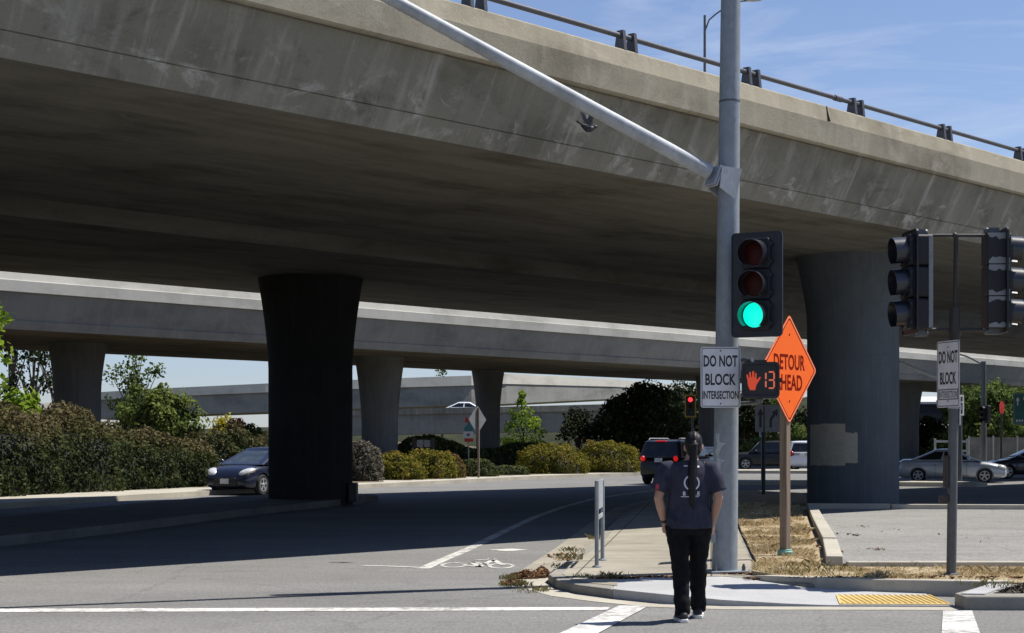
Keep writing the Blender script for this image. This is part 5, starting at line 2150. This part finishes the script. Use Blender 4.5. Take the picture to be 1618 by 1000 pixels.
for v in me.vertices:
    p = v.co
    a = mnoise.noise(Vector((p.x * 8 + 2, p.y * 6, p.z * 9)))
    diag = math.sin((p.x * 16 + p.z * 24) + 3.2 * mnoise.noise(Vector((p.x * 4, p.y * 4, p.z * 4))))
    low = max(0.0, min(1.0, (1.22 - p.z) / .25))
    amp = (.006 + .009 * low * (0.4 + .6 * max(0, -p.y / .14))) * max(.15, min(1, (p.z - .86) / .06))
    v.co += v.normal * (a * amp + max(0, diag) ** 3 * .017 * low * max(.1, min(1, (p.z - .86) / .06)))
obj('shirt', me, 'shirt_cloth', person, world=False, smooth=180)
shirt = bpy.data.objects['shirt']


# prints follow the back of the shirt: find its surface along +Y
from mathutils.bvhtree import BVHTree
bvh = BVHTree.FromPolygons([v.co[:] for v in shirt.data.vertices], [tuple(p.vertices) for p in shirt.data.polygons])


def on_back(mb, off=.003, side=None):
    out = []
    for p in mb.v:
        if side:
            hit = bvh.find_nearest(Vector(p))
            out.append(tuple(hit[0] + hit[1] * off) if hit[0] else p)
            continue
        hit = bvh.ray_cast(Vector((p[0], -1.0, p[2])), Vector((0, 1, 0)))
        y = hit[0].y if hit[0] else -.13
        out.append((p[0], y - off + p[1], p[2]))
    mb.v = out
    return mb


def grid_band(x0, x1, z0, z1, nx, nz):
    vs = [(x0 + (x1 - x0) * i / nx, 0, z0 + (z1 - z0) * j / nz) for j in range(nz + 1) for i in range(nx + 1)]
    fs = [(j * (nx + 1) + i, j * (nx + 1) + i + 1, (j + 1) * (nx + 1) + i + 1, (j + 1) * (nx + 1) + i) for j in range(nz) for i in range(nx)]
    return MB().add(vs, fs)


mb = MB()
n = 40
a = [(.022 + .072 * math.cos(t), 0, 1.262 + .072 * math.sin(t)) for t in [2 * math.pi * i / n for i in range(n)]]
b = [(.022 + .058 * math.cos(t), 0, 1.262 + .058 * math.sin(t)) for t in [2 * math.pi * i / n for i in range(n)]]
mb.add(a + b, [(i, (i + 1) % n, n + (i + 1) % n, n + i) for i in range(n)])
mb.join(grid_band(-.048, -.012, 1.408, 1.420, 5, 1))
mb.join(grid_band(.050, .092, 1.400, 1.416, 5, 1))
mb.join(grid_band(-.075, .085, 1.134, 1.140, 14, 1))
for ch, cx in (('B', -.045), ('L', .055), ('E', .083)):
    mb.join(text_mb(ch, .036, .024, bold=.03, y0=0.0).xf(Matrix.Translation((cx, 0, 1.166))))
on_back(mb)
pr = obj('shirt_print', mb, 'print_white', shirt, world=False, smooth=False, fix=False, label='white ring emblem with lettering below')
mb = on_back(grid_band(-.30, -.272, 1.195, 1.25, 3, 4).xf(Matrix.Translation((0, -.1, 0))), .003, True)
obj('sleeve_print', mb, 'print_red', shirt, world=False, smooth=False, fix=False, label='red mark on the sleeve')

# ---- hair with a long ponytail
mb = MB()
mb.ball(HEAD + Vector((0, -.012, .022)), (.083, .098, .110), 22, 14)
mb.ball(HEAD + Vector((0, -.045, -.035)), (.070, .062, .075), 16, 10)
pt = [HEAD + Vector(q) for q in ((0, -.10, .03), (0.0, -.125, -.01), (-.004, -.128, -.08), (-.012, -.138, -.18), (-.020, -.158, -.30), (-.022, -.168, -.42), (-.016, -.172, -.54), (-.008, -.170, -.60))]
mb.tube(pt, [.030, .036, .034, .040, .040, .034, .022, .008], 14)
me = fuse(mb, .006, 6)
for v in me.vertices:
    p = v.co
    a = math.atan2(p.x - HEAD.x, p.y)
    v.co += v.normal * .0022 * math.sin(110 * (p.x - HEAD.x) + 3 * mnoise.noise(Vector((p.x * 6, p.y * 6, p.z * 3))))
hair = obj('hair', me, 'hair', person, world=False, smooth=180)
mb = MB().lathe([(.034, -.012), (.040, 0), (.034, .012)], HEAD + Vector((0, -.122, .012)), 14)
obj('hair_tie', mb, 'car_trim', hair, world=False)

# ---- shoes and wrist band
for an, tw in ((ANL, .16), (ANR, -.04)):
    R = Matrix.Rotation(tw, 3, 'Z')
    base = Vector((an.x, an.y, 0))
    rs = []
    for (y, w, h) in ((-.085, .026, .075), (-.07, .040, .098), (-.02, .043, .105), (.04, .044, .10), (.09, .050, .080), (.14, .050, .066), (.185, .040, .055), (.208, .018, .045)):
        rs.append([base + R @ Vector((w * math.cos(t) * (1 if abs(math.cos(t)) < .9 else .98), y, .024 + (h - .024) * (.5 + .5 * math.sin(t)))) for t in [2 * math.pi * i / 14 for i in range(14)]])
    me_ = MB().rings(rs)
    sh = obj('shoe', me_, 'shoe_black', person, world=False, smooth=60)
    outl = [(-.094, .018), (-.085, .037), (-.04, .046), (.04, .046), (.09, .054), (.14, .054), (.19, .044), (.218, .015)]
    poly = [(w, y) for y, w in outl] + [(-w, y) for y, w in reversed(outl)]
    poly = [(base + R @ Vector((p[0], p[1], 0)))[:2] for p in poly]
    mb = MB().prism(poly, .002, .034)
    obj('sole', mb, 'sole_white', sh, world=False, smooth=40, bevel=.006)
mb = MB()
d = (WRL - ELL).normalized()
c = ELL.lerp(WRL, .90)
mb.tube([c - d * .012, c + d * .012], .036, 16)
obj('wrist_band', mb, 'car_trim', person, world=False)

# ================================================================== PIGEON
c = W(928, 200, 23.5)
bird = thing('pigeon', 'dark pigeon flying with raised wings in front of the overpass wall', 'bird', c, rad(0))
mb = MB()
ax = Vector((1, .12, -.28)).normalized()
pts = [Vector((-.09, 0, .03)), Vector((-.05, 0, .005)), Vector((.0, 0, -.03)), Vector((.05, .0, -.035)), Vector((.09, .01, -.015)), Vector((.115, .01, .005)), Vector((.135, .012, .0)), Vector((.152, .012, -.008))]
mb.tube(pts, [.012, .036, .052, .046, .030, .026, .018, .004], 14)
me = fuse(mb, .006, 3)
obj('body', me, 'pigeon_grey', bird, world=False, smooth=180)
mb = MB()
for k in range(5):
    o = (k - 2) * .012
    a = [Vector((-.05, o * .6 - .008, .012)), Vector((-.05, o * .6 + .008, .012)), Vector((-.155, o * 2 + .012, .085 - abs(k - 2) * .004)), Vector((-.155, o * 2 - .012, .085 - abs(k - 2) * .004))]
    mb.rings([a, [p + Vector((.002, 0, .004)) for p in a]])
obj('tail', mb, 'pigeon_grey', bird, world=False, smooth=False)


def wing(sy, lean, mat):
    mb = MB()
    root_ = Vector((.02, sy * .035, .0))
    # arm then fanned flight feathers
    rs = []
    for k in range(9):
        f = k / 8
        base = root_ + Vector((.04 - .02 * f + lean * f * .05, sy * .04 * f, .12 * f))
        tipd = Vector((-.10 + .05 * f + lean * .12 * f, sy * .03 * f, .02 + .09 * f))
        w = .018
        a = base
        b = base + tipd
        mb.rings([[a + Vector((w, 0, 0)), a - Vector((w, 0, 0)), b - Vector((w * .7, 0, 0)), b + Vector((w * .7, 0, 0))],
                  [p + Vector((0, .005, 0)) for p in (a + Vector((w, 0, 0)), a - Vector((w, 0, 0)), b - Vector((w * .7, 0, 0)), b + Vector((w * .7, 0, 0)))]])
    return mb


obj('wing', wing(-1, .5, ''), 'pigeon_wing', bird, world=False, smooth=False)
obj('wing', wing(1, -.45, ''), 'pigeon_grey', bird, world=False, smooth=False)
mb = MB().ball((-.005, .03, .14), (.014, .006, .026), 8, 6)
obj('white_feathers', mb, 'feather_white', bird, world=False)
# ================================================================== PLANTS AND BACKGROUND
def hedge_obj(name, label, line, hw, hfun, n, mat, leaf, seed, z0=0.15, tintf=None, group=None, core='dark_leaf_core', lump=.2, zf=None):
    rng = np.random.default_rng(seed)
    pts = [Vector((p[0], p[1], 0)) for p in line]
    seg = [(pts[k + 1] - pts[k]).length for k in range(len(pts) - 1)]
    tot = sum(seg)
    c0 = pts[len(pts) // 2]
    root = thing(name, label, 'hedge', (c0.x, c0.y, z0), 0, group)

    def at(s):
        for k, L in enumerate(seg):
            if s <= L or k == len(seg) - 1:
                d = (pts[k + 1] - pts[k]).normalized()
                return pts[k] + d * s, Vector((-d.y, d.x, 0))
            s -= L
    P, N, T = [], [], []
    s_ = rng.random(n) * tot
    a_ = rng.random(n) * math.pi
    for s, a in zip(s_, a_):
        c, nr = at(s)
        f = s / tot
        endr = min(1.0, math.sqrt(max(.02, min(f, 1 - f) * tot / (hw * .8))))
        ca, sa = math.cos(a), math.sin(a)
        k = (abs(ca) ** 3 + abs(sa) ** 3) ** (-1 / 3)
        h = hfun(f) * (.5 + .5 * endr)
        q = Vector((c.x + nr.x * ca * hw, c.y + nr.y * ca * hw, sa * h))
        lm = fbm(q, .55, seed * 2.0) + .5 * fbm(q, 1.7, seed)
        rr = (1 + lump * lm * .6 - .14 * rng.random() ** 2) * k
        zz = z0 if zf is None else zf(q.x, q.y)
        P.append((c.x + nr.x * ca * hw * rr * endr, c.y + nr.y * ca * hw * rr * endr, zz + sa * h * rr))
        N.append((nr.x * ca, nr.y * ca, sa + .2))
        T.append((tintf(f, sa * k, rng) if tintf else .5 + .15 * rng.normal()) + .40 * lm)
    P, N, T = np.array(P), np.array(N), np.array(T)
    N /= np.linalg.norm(N, axis=1)[:, None]
    leaf_obj('foliage', leaf_mesh('foliage', P, N, leaf * (.6 + .8 * rng.random(n)), T, rng, .5), mat, root)
    mb = MB()
    rs = []
    for k in range(25):
        s = tot * (.02 + .96 * k / 24)
        c, nr = at(s)
        f = s / tot
        endr = min(1.0, math.sqrt(max(.02, min(f, 1 - f) * tot / (hw * .8))))
        h = hfun(f) * (.5 + .5 * endr)
        zz = z0 if zf is None else zf(c.x, c.y)
        ring = []
        for i in range(13):
            a = math.pi * i / 12
            ca, sa = math.cos(a), math.sin(a)
            kk = (abs(ca) ** 3 + abs(sa) ** 3) ** (-1 / 3) * .80
            ring.append((c.x + nr.x * ca * hw * kk * endr, c.y + nr.y * ca * hw * kk * endr, zz - .05 + sa * h * kk))
        rs.append(ring)
    mb.rings(rs)
    obj('stems', mb, core, root)
    return root


hl_ = offset(FARK, 4.2)
hedge_line = [(-24.5, 22)] + hl_[2:6] + [(-10.9, 58.4)]
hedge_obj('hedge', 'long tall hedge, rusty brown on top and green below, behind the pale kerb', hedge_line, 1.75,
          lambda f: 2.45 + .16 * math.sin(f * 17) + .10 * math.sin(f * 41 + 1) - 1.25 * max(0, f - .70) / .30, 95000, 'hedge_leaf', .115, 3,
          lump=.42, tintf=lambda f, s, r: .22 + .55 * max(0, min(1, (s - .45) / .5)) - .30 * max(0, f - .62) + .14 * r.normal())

mound('shrub', 'light green leafy shrub poking over the left end of the hedge', 'shrub', (-15.9, 52.6, .2), (1.15, 1.0, 2.85), 2600, 'bright_leaf', .2, 5, lump=.3)
tree('tree', 'bright green tree at the left picture edge above the hedge', 'tree', (-17.9, 54, .3), 6.2,
     [(.7, -.3, 3.2, .75), (.9, 0, 4.3, .7), (.5, .2, 5.1, .8), (1.05, -.2, 5.5, .55), (-.5, 0, 4.5, 1.0), (-.9, .2, 5.6, 1.0), (.1, -.4, 2.6, .6)], 'bright_leaf', .22, 220, 11, .12)
g = 'dark trees beyond the middle overpass at left'
for k, (px, d, h, lb) in enumerate(((18, 92, 6.4, 'dark tree left of the first pale column, nearest the picture edge'), (52, 96, 7.2, 'dark open tree with sky gaps left of the first pale column'),
                                    (88, 104, 6.8, 'dark tree partly hidden by the first pale column'))):
    b = W(px, HY, d)
    tree('tree', lb, 'tree', (b.x, b.y, bed_z(b.x, b.y)), h, crown_clumps(2.0, h - 2.0, 1.4, 13, 40 + k, .75), 'dark_leaf', .26, 120, 21 + k, .16, g)
b = W(213, HY, 90)
tree('tree', 'airy green tree just right of the first pale column', 'tree', (b.x, b.y, bed_z(b.x, b.y)), 5.8, crown_clumps(1.6, 4.2, 1.2, 24, 7, .6), 'mid_leaf', .20, 240, 31, .10, tint0=.65)
b = W(252, HY, 88)
mound('shrub', 'lime green sprawling shrub behind the hedge under the sky gap', 'shrub', (b.x, b.y, bed_z(b.x, b.y)), (2.1, 1.6, 2.5), 5200, 'mid_leaf', .22, 8, lump=.35, tint0=.75)
b = W(353, HY, 98)
mound('shrub', 'small bright yellow flowering shrub beyond the hedge end', 'shrub', (b.x, b.y, bed_z(b.x, b.y)), (.75, .7, 1.45), 900, 'yellow_leaf', .16, 9, lump=.3)
b = W(374, HY, 95)
mound('shrub', 'small maroon leaved shrub beside the yellow one', 'shrub', (b.x, b.y, bed_z(b.x, b.y)), (.62, .6, 1.3), 900, 'maroon_leaf', .16, 10, lump=.3)
b = W(386, HY, 80)
mound('shrub', 'low green shrub against the left side of the dark column', 'shrub', (b.x, b.y, bed_z(b.x, b.y)), (1.0, .8, 1.0), 1500, 'mid_leaf', .16, 12, lump=.3, tint0=.4)

# shrubs along the kerb
b = W(573, HY, 64)
mound('shrub', 'upright greyish shrub against the right side of the dark column', 'shrub', (b.x, b.y, .16), (.80, .75, 1.42), 3600, 'grey_leaf', .10, 13)
gm = 'rounded shrubs along the kerb'
for px, d, r, n, mat, lb, sd in (
        (622, 66.5, (1.30, 1.0, .98), 5200, 'mound_leaf', 'olive rounded shrub, leftmost of the low kerb row', 14),
        (676, 68.5, (1.28, 1.05, 1.16), 5200, 'mound_leaf', 'olive rounded shrub with a rusty end, joined to the leftmost one', 15),
        (872, 79.5, (1.72, 1.3, 1.36), 6500, 'mound_leaf', 'wide dome shaped olive shrub right of the diamond sign', 16),
        (959, 83.0, (1.72, 1.25, 1.46), 6500, 'mound_leaf', 'tallest dome shrub with a reddish patch at the end of the row', 17)):
    b = W(px, HY, d)
    mound('shrub', lb, 'shrub', (b.x, b.y, .16), r, int(n * 1.15), mat, .095, sd, gm, .20, core='brown_core', grad=.25)
b = W(712, HY, 69.5)
mound('shrub', 'rusty brown low shrub between olive shrubs by the sign post', 'shrub', (b.x, b.y, .16), (.62, .7, .98), 2000, 'rust_leaf', .10, 18, gm, .12, core='brown_core')
b = W(752, HY, 72.5)
mound('shrub', 'dull green low shrub at the foot of the diamond sign', 'shrub', (b.x, b.y, .16), (.95, .7, .74), 2200, 'ground_leaf', .10, 19, gm, .15)
b = W(803, HY, 76)
mound('shrub', 'flattest green shrub between the sign post and the wide dome', 'shrub', (b.x, b.y, .16), (.95, .6, .42), 1500, 'ground_leaf', .10, 20, gm, .15)
hb = [W(632, HY, 84), W(700, HY, 86), W(780, HY, 88), W(860, HY, 91)]
hedge_obj('hedge', 'rough dark green hedge behind the rounded shrubs', [p[:2] for p in hb], .9, lambda f: 1.05 + .25 * math.sin(f * 9), 9000, 'ground_leaf', .17, 22, 0.5,
          tintf=lambda f, s, r: .30 + .45 * max(0, s - .5) + .14 * r.normal(), zf=lambda x, y: bed_z(x, y) - .1, lump=.3)
for k, (px, d, r, mat, lb) in enumerate(((905, 104, (2.6, 1.5, .75), 'ground_leaf', 'low green shrub on the bank right of the lime green tree'), (952, 108, (2.0, 1.5, 1.1), 'ground_leaf', 'dark low shrub on the bank before the black trees'),
                                         (930, 92, (2.2, 1.2, .8), 'dark_leaf', 'black looking shrub just behind the two dome shrubs'))):
    b = W(px, HY, d)
    mound('shrub', lb, 'shrub', (b.x, b.y, bed_z(b.x, b.y) - .05), r, 2600, mat, .18, 60 + k, lump=.3)
b = W(826, HY, 108)
tree('tree', 'lime green sunlit young tree right of the slim far column', 'tree', (b.x, b.y, bed_z(b.x, b.y)), 3.6,
     [(-.05, 0, 4.35, .28), (-.15, 0, 3.8, .45), (.25, -.2, 3.1, .55), (-.5, .1, 3.0, .55), (.75, 0, 2.5, .55), (-.85, 0, 2.2, .6), (0, -.4, 2.3, .7), (1.1, .1, 1.9, .5), (-.6, -.3, 1.3, .75), (.5, -.2, 1.2, .75), (-1.15, .1, 1.2, .5), (1.25, 0, 1.0, .45), (0, -.3, .6, .7), (1.0, -.1, .6, .5), (-.9, 0, .5, .5)],
     'bright_leaf', .16, 800, 32, .07, flat=.3)
g = 'black looking trees under the middle overpass'
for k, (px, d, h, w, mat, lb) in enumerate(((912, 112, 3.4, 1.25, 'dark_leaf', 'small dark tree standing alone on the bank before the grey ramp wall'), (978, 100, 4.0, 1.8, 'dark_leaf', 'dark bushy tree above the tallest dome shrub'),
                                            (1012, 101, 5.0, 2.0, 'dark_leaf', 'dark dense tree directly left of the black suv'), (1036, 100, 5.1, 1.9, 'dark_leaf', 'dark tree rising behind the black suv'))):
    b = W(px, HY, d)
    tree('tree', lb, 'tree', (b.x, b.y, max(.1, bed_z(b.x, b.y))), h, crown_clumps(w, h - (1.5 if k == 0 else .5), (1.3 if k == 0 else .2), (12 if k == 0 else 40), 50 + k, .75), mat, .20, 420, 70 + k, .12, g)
b = W(699, HY, 190)
tree('tree', 'tiny far tree top over the far ramp in the sky gap', 'tree', (b.x, b.y, 0), 10.3, crown_clumps(1.3, 4.5, 6.3, 12, 77, .7), 'mid_leaf', .35, 90, 78, .2)
gb = 'trees closing the view beyond the cars'
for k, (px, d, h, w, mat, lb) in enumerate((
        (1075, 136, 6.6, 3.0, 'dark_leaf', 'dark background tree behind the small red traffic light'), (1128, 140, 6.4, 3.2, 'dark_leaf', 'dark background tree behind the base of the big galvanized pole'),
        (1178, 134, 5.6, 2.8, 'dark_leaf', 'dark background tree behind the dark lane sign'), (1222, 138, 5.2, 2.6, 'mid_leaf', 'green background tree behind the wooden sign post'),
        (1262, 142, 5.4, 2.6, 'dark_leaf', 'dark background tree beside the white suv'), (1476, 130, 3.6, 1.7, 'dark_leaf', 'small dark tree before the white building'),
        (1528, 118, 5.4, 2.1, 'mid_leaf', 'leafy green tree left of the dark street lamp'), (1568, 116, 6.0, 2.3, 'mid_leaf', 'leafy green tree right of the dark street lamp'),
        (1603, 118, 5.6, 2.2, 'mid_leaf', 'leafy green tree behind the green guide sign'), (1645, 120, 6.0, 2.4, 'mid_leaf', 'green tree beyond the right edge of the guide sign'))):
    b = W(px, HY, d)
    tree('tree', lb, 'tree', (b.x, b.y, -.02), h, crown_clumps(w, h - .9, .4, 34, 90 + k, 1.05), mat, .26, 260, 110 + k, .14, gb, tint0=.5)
for k, (px, d, r, mat, lb) in enumerate(((1232, 122, (3.2, 1.4, 1.9), 'mid_leaf', 'sunlit green shrub between the wooden sign post and the white suv'), (1268, 126, (2.6, 1.4, 1.7), 'mid_leaf', 'sunlit green shrub behind the white suv'),
                                         (1467, 124, (2.4, 1.2, 1.2), 'ground_leaf', 'low green shrub behind the silver coupe'))):
    b = W(px, HY, d)
    mound('shrub', lb, 'shrub', (b.x, b.y, -.02), r, 3000, mat, .22, 130 + k, lump=.35, tint0=.6)

# ---- fence and buildings at the right
d = 97.0
fx0, fx1 = W(1531, HY, d).x, W(1660, HY, d).x
fen = thing('fence', 'grey slatted fence with pale posts behind the dark sedan', 'fence', ((fx0 + fx1) / 2, d, 0))
mb = MB()
k = 0
x = fx0
while x < fx1:
    mb.box((x + .055, d, 1.0), (.10, .02, 1.92))
    x += .115
mb.box(((fx0 + fx1) / 2, d + .03, .45), (fx1 - fx0, .04, .08))
mb.box(((fx0 + fx1) / 2, d + .03, 1.6), (fx1 - fx0, .04, .08))
obj('slat_panel', mb, 'fence_grey', fen, smooth=False)
x = fx0
while x < fx1:
    mb = MB().box((x, d - .05, 1.02), (.09, .08, 2.06))
    obj('post', mb, 'fence_pale', fen, smooth=False)
    x += 1.42
d = 99.0
rx0, rx1 = W(1478, HY, d).x, W(1529, HY, d).x
fen = thing('fence', 'low pale rail fence left of the grey slatted fence', 'fence', ((rx0 + rx1) / 2, d, 0))
for z in (1.72, 1.15):
    mb = MB().box(((rx0 + rx1) / 2, d, z), (rx1 - rx0, .06, .14))
    obj('rail', mb, 'fence_pale', fen, smooth=False)
for k in range(3):
    mb = MB().box((rx0 + (rx1 - rx0) * k / 2, d + .07, .92), (.12, .08, 1.95))
    obj('post', mb, 'fence_pale', fen, smooth=False)


def building(label, px0, px1, d, zt, mat, roofm, depth=10, canopy=None, wins=2):
    x0, x1 = W(px0, HY, d).x, W(px1, HY, d).x
    root = thing('building', label, 'building', ((x0 + x1) / 2, d, 0))
    mb = MB().box(((x0 + x1) / 2, d + depth / 2, zt / 2 - .1), (x1 - x0, depth, zt + .2))
    w = obj('wall', mb, mat, root, smooth=False)
    mb = MB()
    mb.rings([[(x0 - .4, d - .5, zt), (x0 - .4, d + depth + .4, zt), (x0 - .4, d + depth + .4, zt + .25), (x0 - .4, d + depth / 2, zt + 1.0), (x0 - .4, d - .5, zt + .25)],
              [(x1 + .4, d - .5, zt), (x1 + .4, d + depth + .4, zt), (x1 + .4, d + depth + .4, zt + .25), (x1 + .4, d + depth / 2, zt + 1.0), (x1 + .4, d - .5, zt + .25)]])
    obj('roof', mb, roofm, root, smooth=False)
    for k in range(wins):
        xx = x0 + (x1 - x0) * (k + .6) / (wins + .2)
        mb = MB().box((xx, d - .012, zt * .5), (1.3, .06, 1.1))
        fr_ = obj('window', mb, 'window_dark', root, smooth=False)
        mb = MB().frame(rrect(1.45, 1.25, .02), rrect(1.28, 1.08, .02), -.06, .0).xf(Matrix.Translation((xx, d, zt * .5)))
        obj('frame', mb, 'fence_pale', fr_, smooth=False)
    if canopy:
        mb = MB().box(((x0 + x1) / 2, d - 1.0, canopy[0]), (x1 - x0 + 1, 2.4, canopy[1]))
        obj('canopy', mb, 'canopy_navy', root, smooth=False)
    return root


building('low white building with a pale roof behind the silver coupe', 1446, 1530, 152, 2.5, 'wall_white', 'roof_pale', wins=3)
building('dark fronted building with a pale roof line under the overpass', 1440, 1560, 185, 6.0, 'canopy_navy', 'roof_pale', canopy=(4.0, 1.8), wins=0)
building('pale building glimpsed through the dark trees at far left', 5, 115, 150, 4.4, 'fence_pale', 'fence_grey', wins=3)

# ---- dry grass, weeds, litter
def blades(name, P, h, w, tint, rng, mat, label, droop=.45):
    n = len(P)
    az = rng.random(n) * 2 * math.pi
    d = np.stack([np.cos(az), np.sin(az), np.zeros(n)], 1)
    s = np.stack([-np.sin(az), np.cos(az), np.zeros(n)], 1)
    ln = (droop * (.3 + rng.random(n)))[:, None] * h[:, None]
    up = np.array((0, 0, 1.0))
    m = P + d * ln * .4 + up * (h * .6)[:, None]
    t = P + d * ln * 1.1 + up * (h * (.75 + .25 * rng.random(n)))[:, None]
    ww = w[:, None]
    V = np.stack([P - s * ww, P + s * ww, m + s * ww * .8, t, m - s * ww * .8], 1).reshape(-1, 3)
    me = bpy.data.meshes.new(name)
    me.from_pydata(V.tolist(), [], [(5 * k, 5 * k + 1, 5 * k + 2, 5 * k + 3, 5 * k + 4) for k in range(n)])
    a = me.attributes.new('tint', 'FLOAT', 'POINT')
    a.data.foreach_set('value', np.repeat(np.clip(tint, 0, 1), 5).astype(np.float32))
    o = leaf_obj(name, me, mat, None)
    o['kind'] = 'stuff'
    o['label'] = label
    return o


def inside(x, y, poly):
    c = False
    j = len(poly) - 1
    for i in range(len(poly)):
        xi, yi = poly[i]
        xj, yj = poly[j]
        if (yi > y) != (yj > y) and x < (xj - xi) * (y - yi) / (yj - yi) + xi:
            c = not c
        j = i
    return c


rng = np.random.default_rng(5)
rr_ = random.Random(9)
P, H = [], []
while len(P) < 46000:
    y = 17.3 + 22 * rr_.random() ** 1.7
    x = 2.6 + (9.5 if y < 20 else 6) * rr_.random()
    if not inside(x, y, SOIL):
        continue
    if y > 19.4 and x > 3.62 + (y - 19.4) * .163:
        continue
    f = mnoise.fractal(Vector((x * 1.6, y * 1.1, 0)), .9, 2.0, 4)
    if f < -.05 - .35 * rr_.random():
        continue
    edge = 1.0
    P.append((x, y, .145))
    H.append((.02 + .085 * max(0, f + .1)) * (.5 + rr_.random()) * (.8 if y < 19.6 else 1.0))
P, H = np.array(P), np.array(H)
blades('dry_grass', P, H,   .0022 + .0028 * rng.random(len(P)), .50 + .26 * rng.normal(size=len(P)), rng, 'straw', 'straw coloured dry grass on the verge', 1.0)
P, H = [], []
for (px, py, z, n, r, h) in ((898, 884, .1, 80, .2, .11), (905, 872, .1, 50, .18, .10), (888, 896, .1, 40, .14, .06), (962, 914, .1, 50, .12, .10), (982, 912, .1, 40, .15, .06), (922, 912, .1, 40, .12, .06),
                             (815, 926, .0, 150, .20, .07), (835, 934, .0, 90, .20, .05), (805, 915, .0, 110, .12, .07), (858, 934, .0, 40, .08, .09), (1282, 900, .15, 70, .35, .10), (1330, 905, .15, 60, .4, .09), (1245, 905, .15, 40, .3, .08),
                             (1420, 897, .15, 40, .3, .09), (940, 852, .1, 60, .12, .10), (1560, 925, .14, 60, .3, .10)):
    c = G(px, py, z)
    for k in range(n):
        a, q = rr_.random() * 6.283, r * math.sqrt(rr_.random())
        P.append((c.x + q * math.cos(a), c.y + q * math.sin(a) * 1.6, z + .002))
        H.append(h * .8 * (.3 + rr_.random()))
P, H = np.array(P), np.array(H)
blades('weeds', P, H,   .0025 + .003 * rng.random(len(P)), .5 + .25 * rng.normal(size=len(P)), rng, 'weed_leaf', 'wispy weeds growing along the kerb', .8)

P, N, S, T = [], [], [], []
for (px, py, z, n, rx, ry, hh) in ((835, 911, .0, 900, .26, .42, .09), (812, 922, .0, 300, .16, .3, .05), (856, 906, .0, 300, .10, .3, .11), (970, 914, .1, 160, .30, .12, .015), (1045, 912, .1, 120, .3, .06, .01), (1180, 908, .1, 120, .3, .05, .02),
                                   (1215, 915, .1, 140, .3, .05, .02), (1308, 868, .18, 90, .12, .9, .015), (1302, 840, .18, 50, .12, 1.2, .01), (1350, 845, .18, 14, .10, .3, .01), (1385, 868, .18, 16, .12, .2, .01), (1362, 832, .18, 8, .15, .2, .01), (1480, 850, .18, 16, 1.5, 2.5, .005), (1450, 913, .16, 150, 1.4, .06, .015), (893, 880, .1, 120, .25, .8, .02)):
    c = G(px, py, z)
    for k in range(n):
        a, q = rr_.random() * 6.283, math.sqrt(rr_.random())
        P.append((c.x + rx * q * math.cos(a), c.y + ry * q * math.sin(a), z + .008 + hh * rr_.random() * (1 - q)))
n = len(P)
P = np.array(P)
N = np.tile(np.array((0, 0, 1.0)), (n, 1))
me = leaf_mesh('leaf_litter', P, N, .03 + .04 * rng.random(n), rng.random(n), rng, .6)
leafy('litter_leaf', ((0.0, (0.05, 0.025, 0.014)), (0.6, (0.14, 0.07, 0.035)), (1.0, (0.26, 0.17, 0.09))), .1, .9)
o = leaf_obj('leaf_litter', me, 'litter_leaf', None)
o['kind'] = 'stuff'
o['label'] = 'brown dead leaves heaped at the kerb end'
# gravel and bark crumbs on the right bed
P = []
for k in range(2600):
    y = 16.25 + .95 * rr_.random()
    x = 4.8 + 4.2 * rr_.random()
    if x > 4.75 + (y - 16.25) * .62:
        P.append((x, y, .142 + .018 * rr_.random()))
P = np.array(P)
n = len(P)
leafy('bark_chip', ((0.0, (0.02, 0.017, 0.015)), (0.6, (0.09, 0.075, 0.062)), (1.0, (0.22, 0.20, 0.18))), .0, .95)
me = leaf_mesh('bark_mulch', P, np.tile(np.array((0, 0, 1.0)), (n, 1)), .03 + .04 * rng.random(n), rng.random(n) ** 1.6, rng, .5)
o = leaf_obj('bark_mulch', me, 'bark_chip', None)
o['kind'] = 'stuff'
o['label'] = 'dark bark chips on the bed at the right corner'

b = W(352, HY, 63)
mound('shrub', 'olive green loose shrub between the hedge end and the blue hatchback roof', 'shrub', (b.x, b.y, .2), (1.7, 1.2, 1.75), 7000, 'hedge_leaf', .12, 140, lump=.4, tint0=.42)
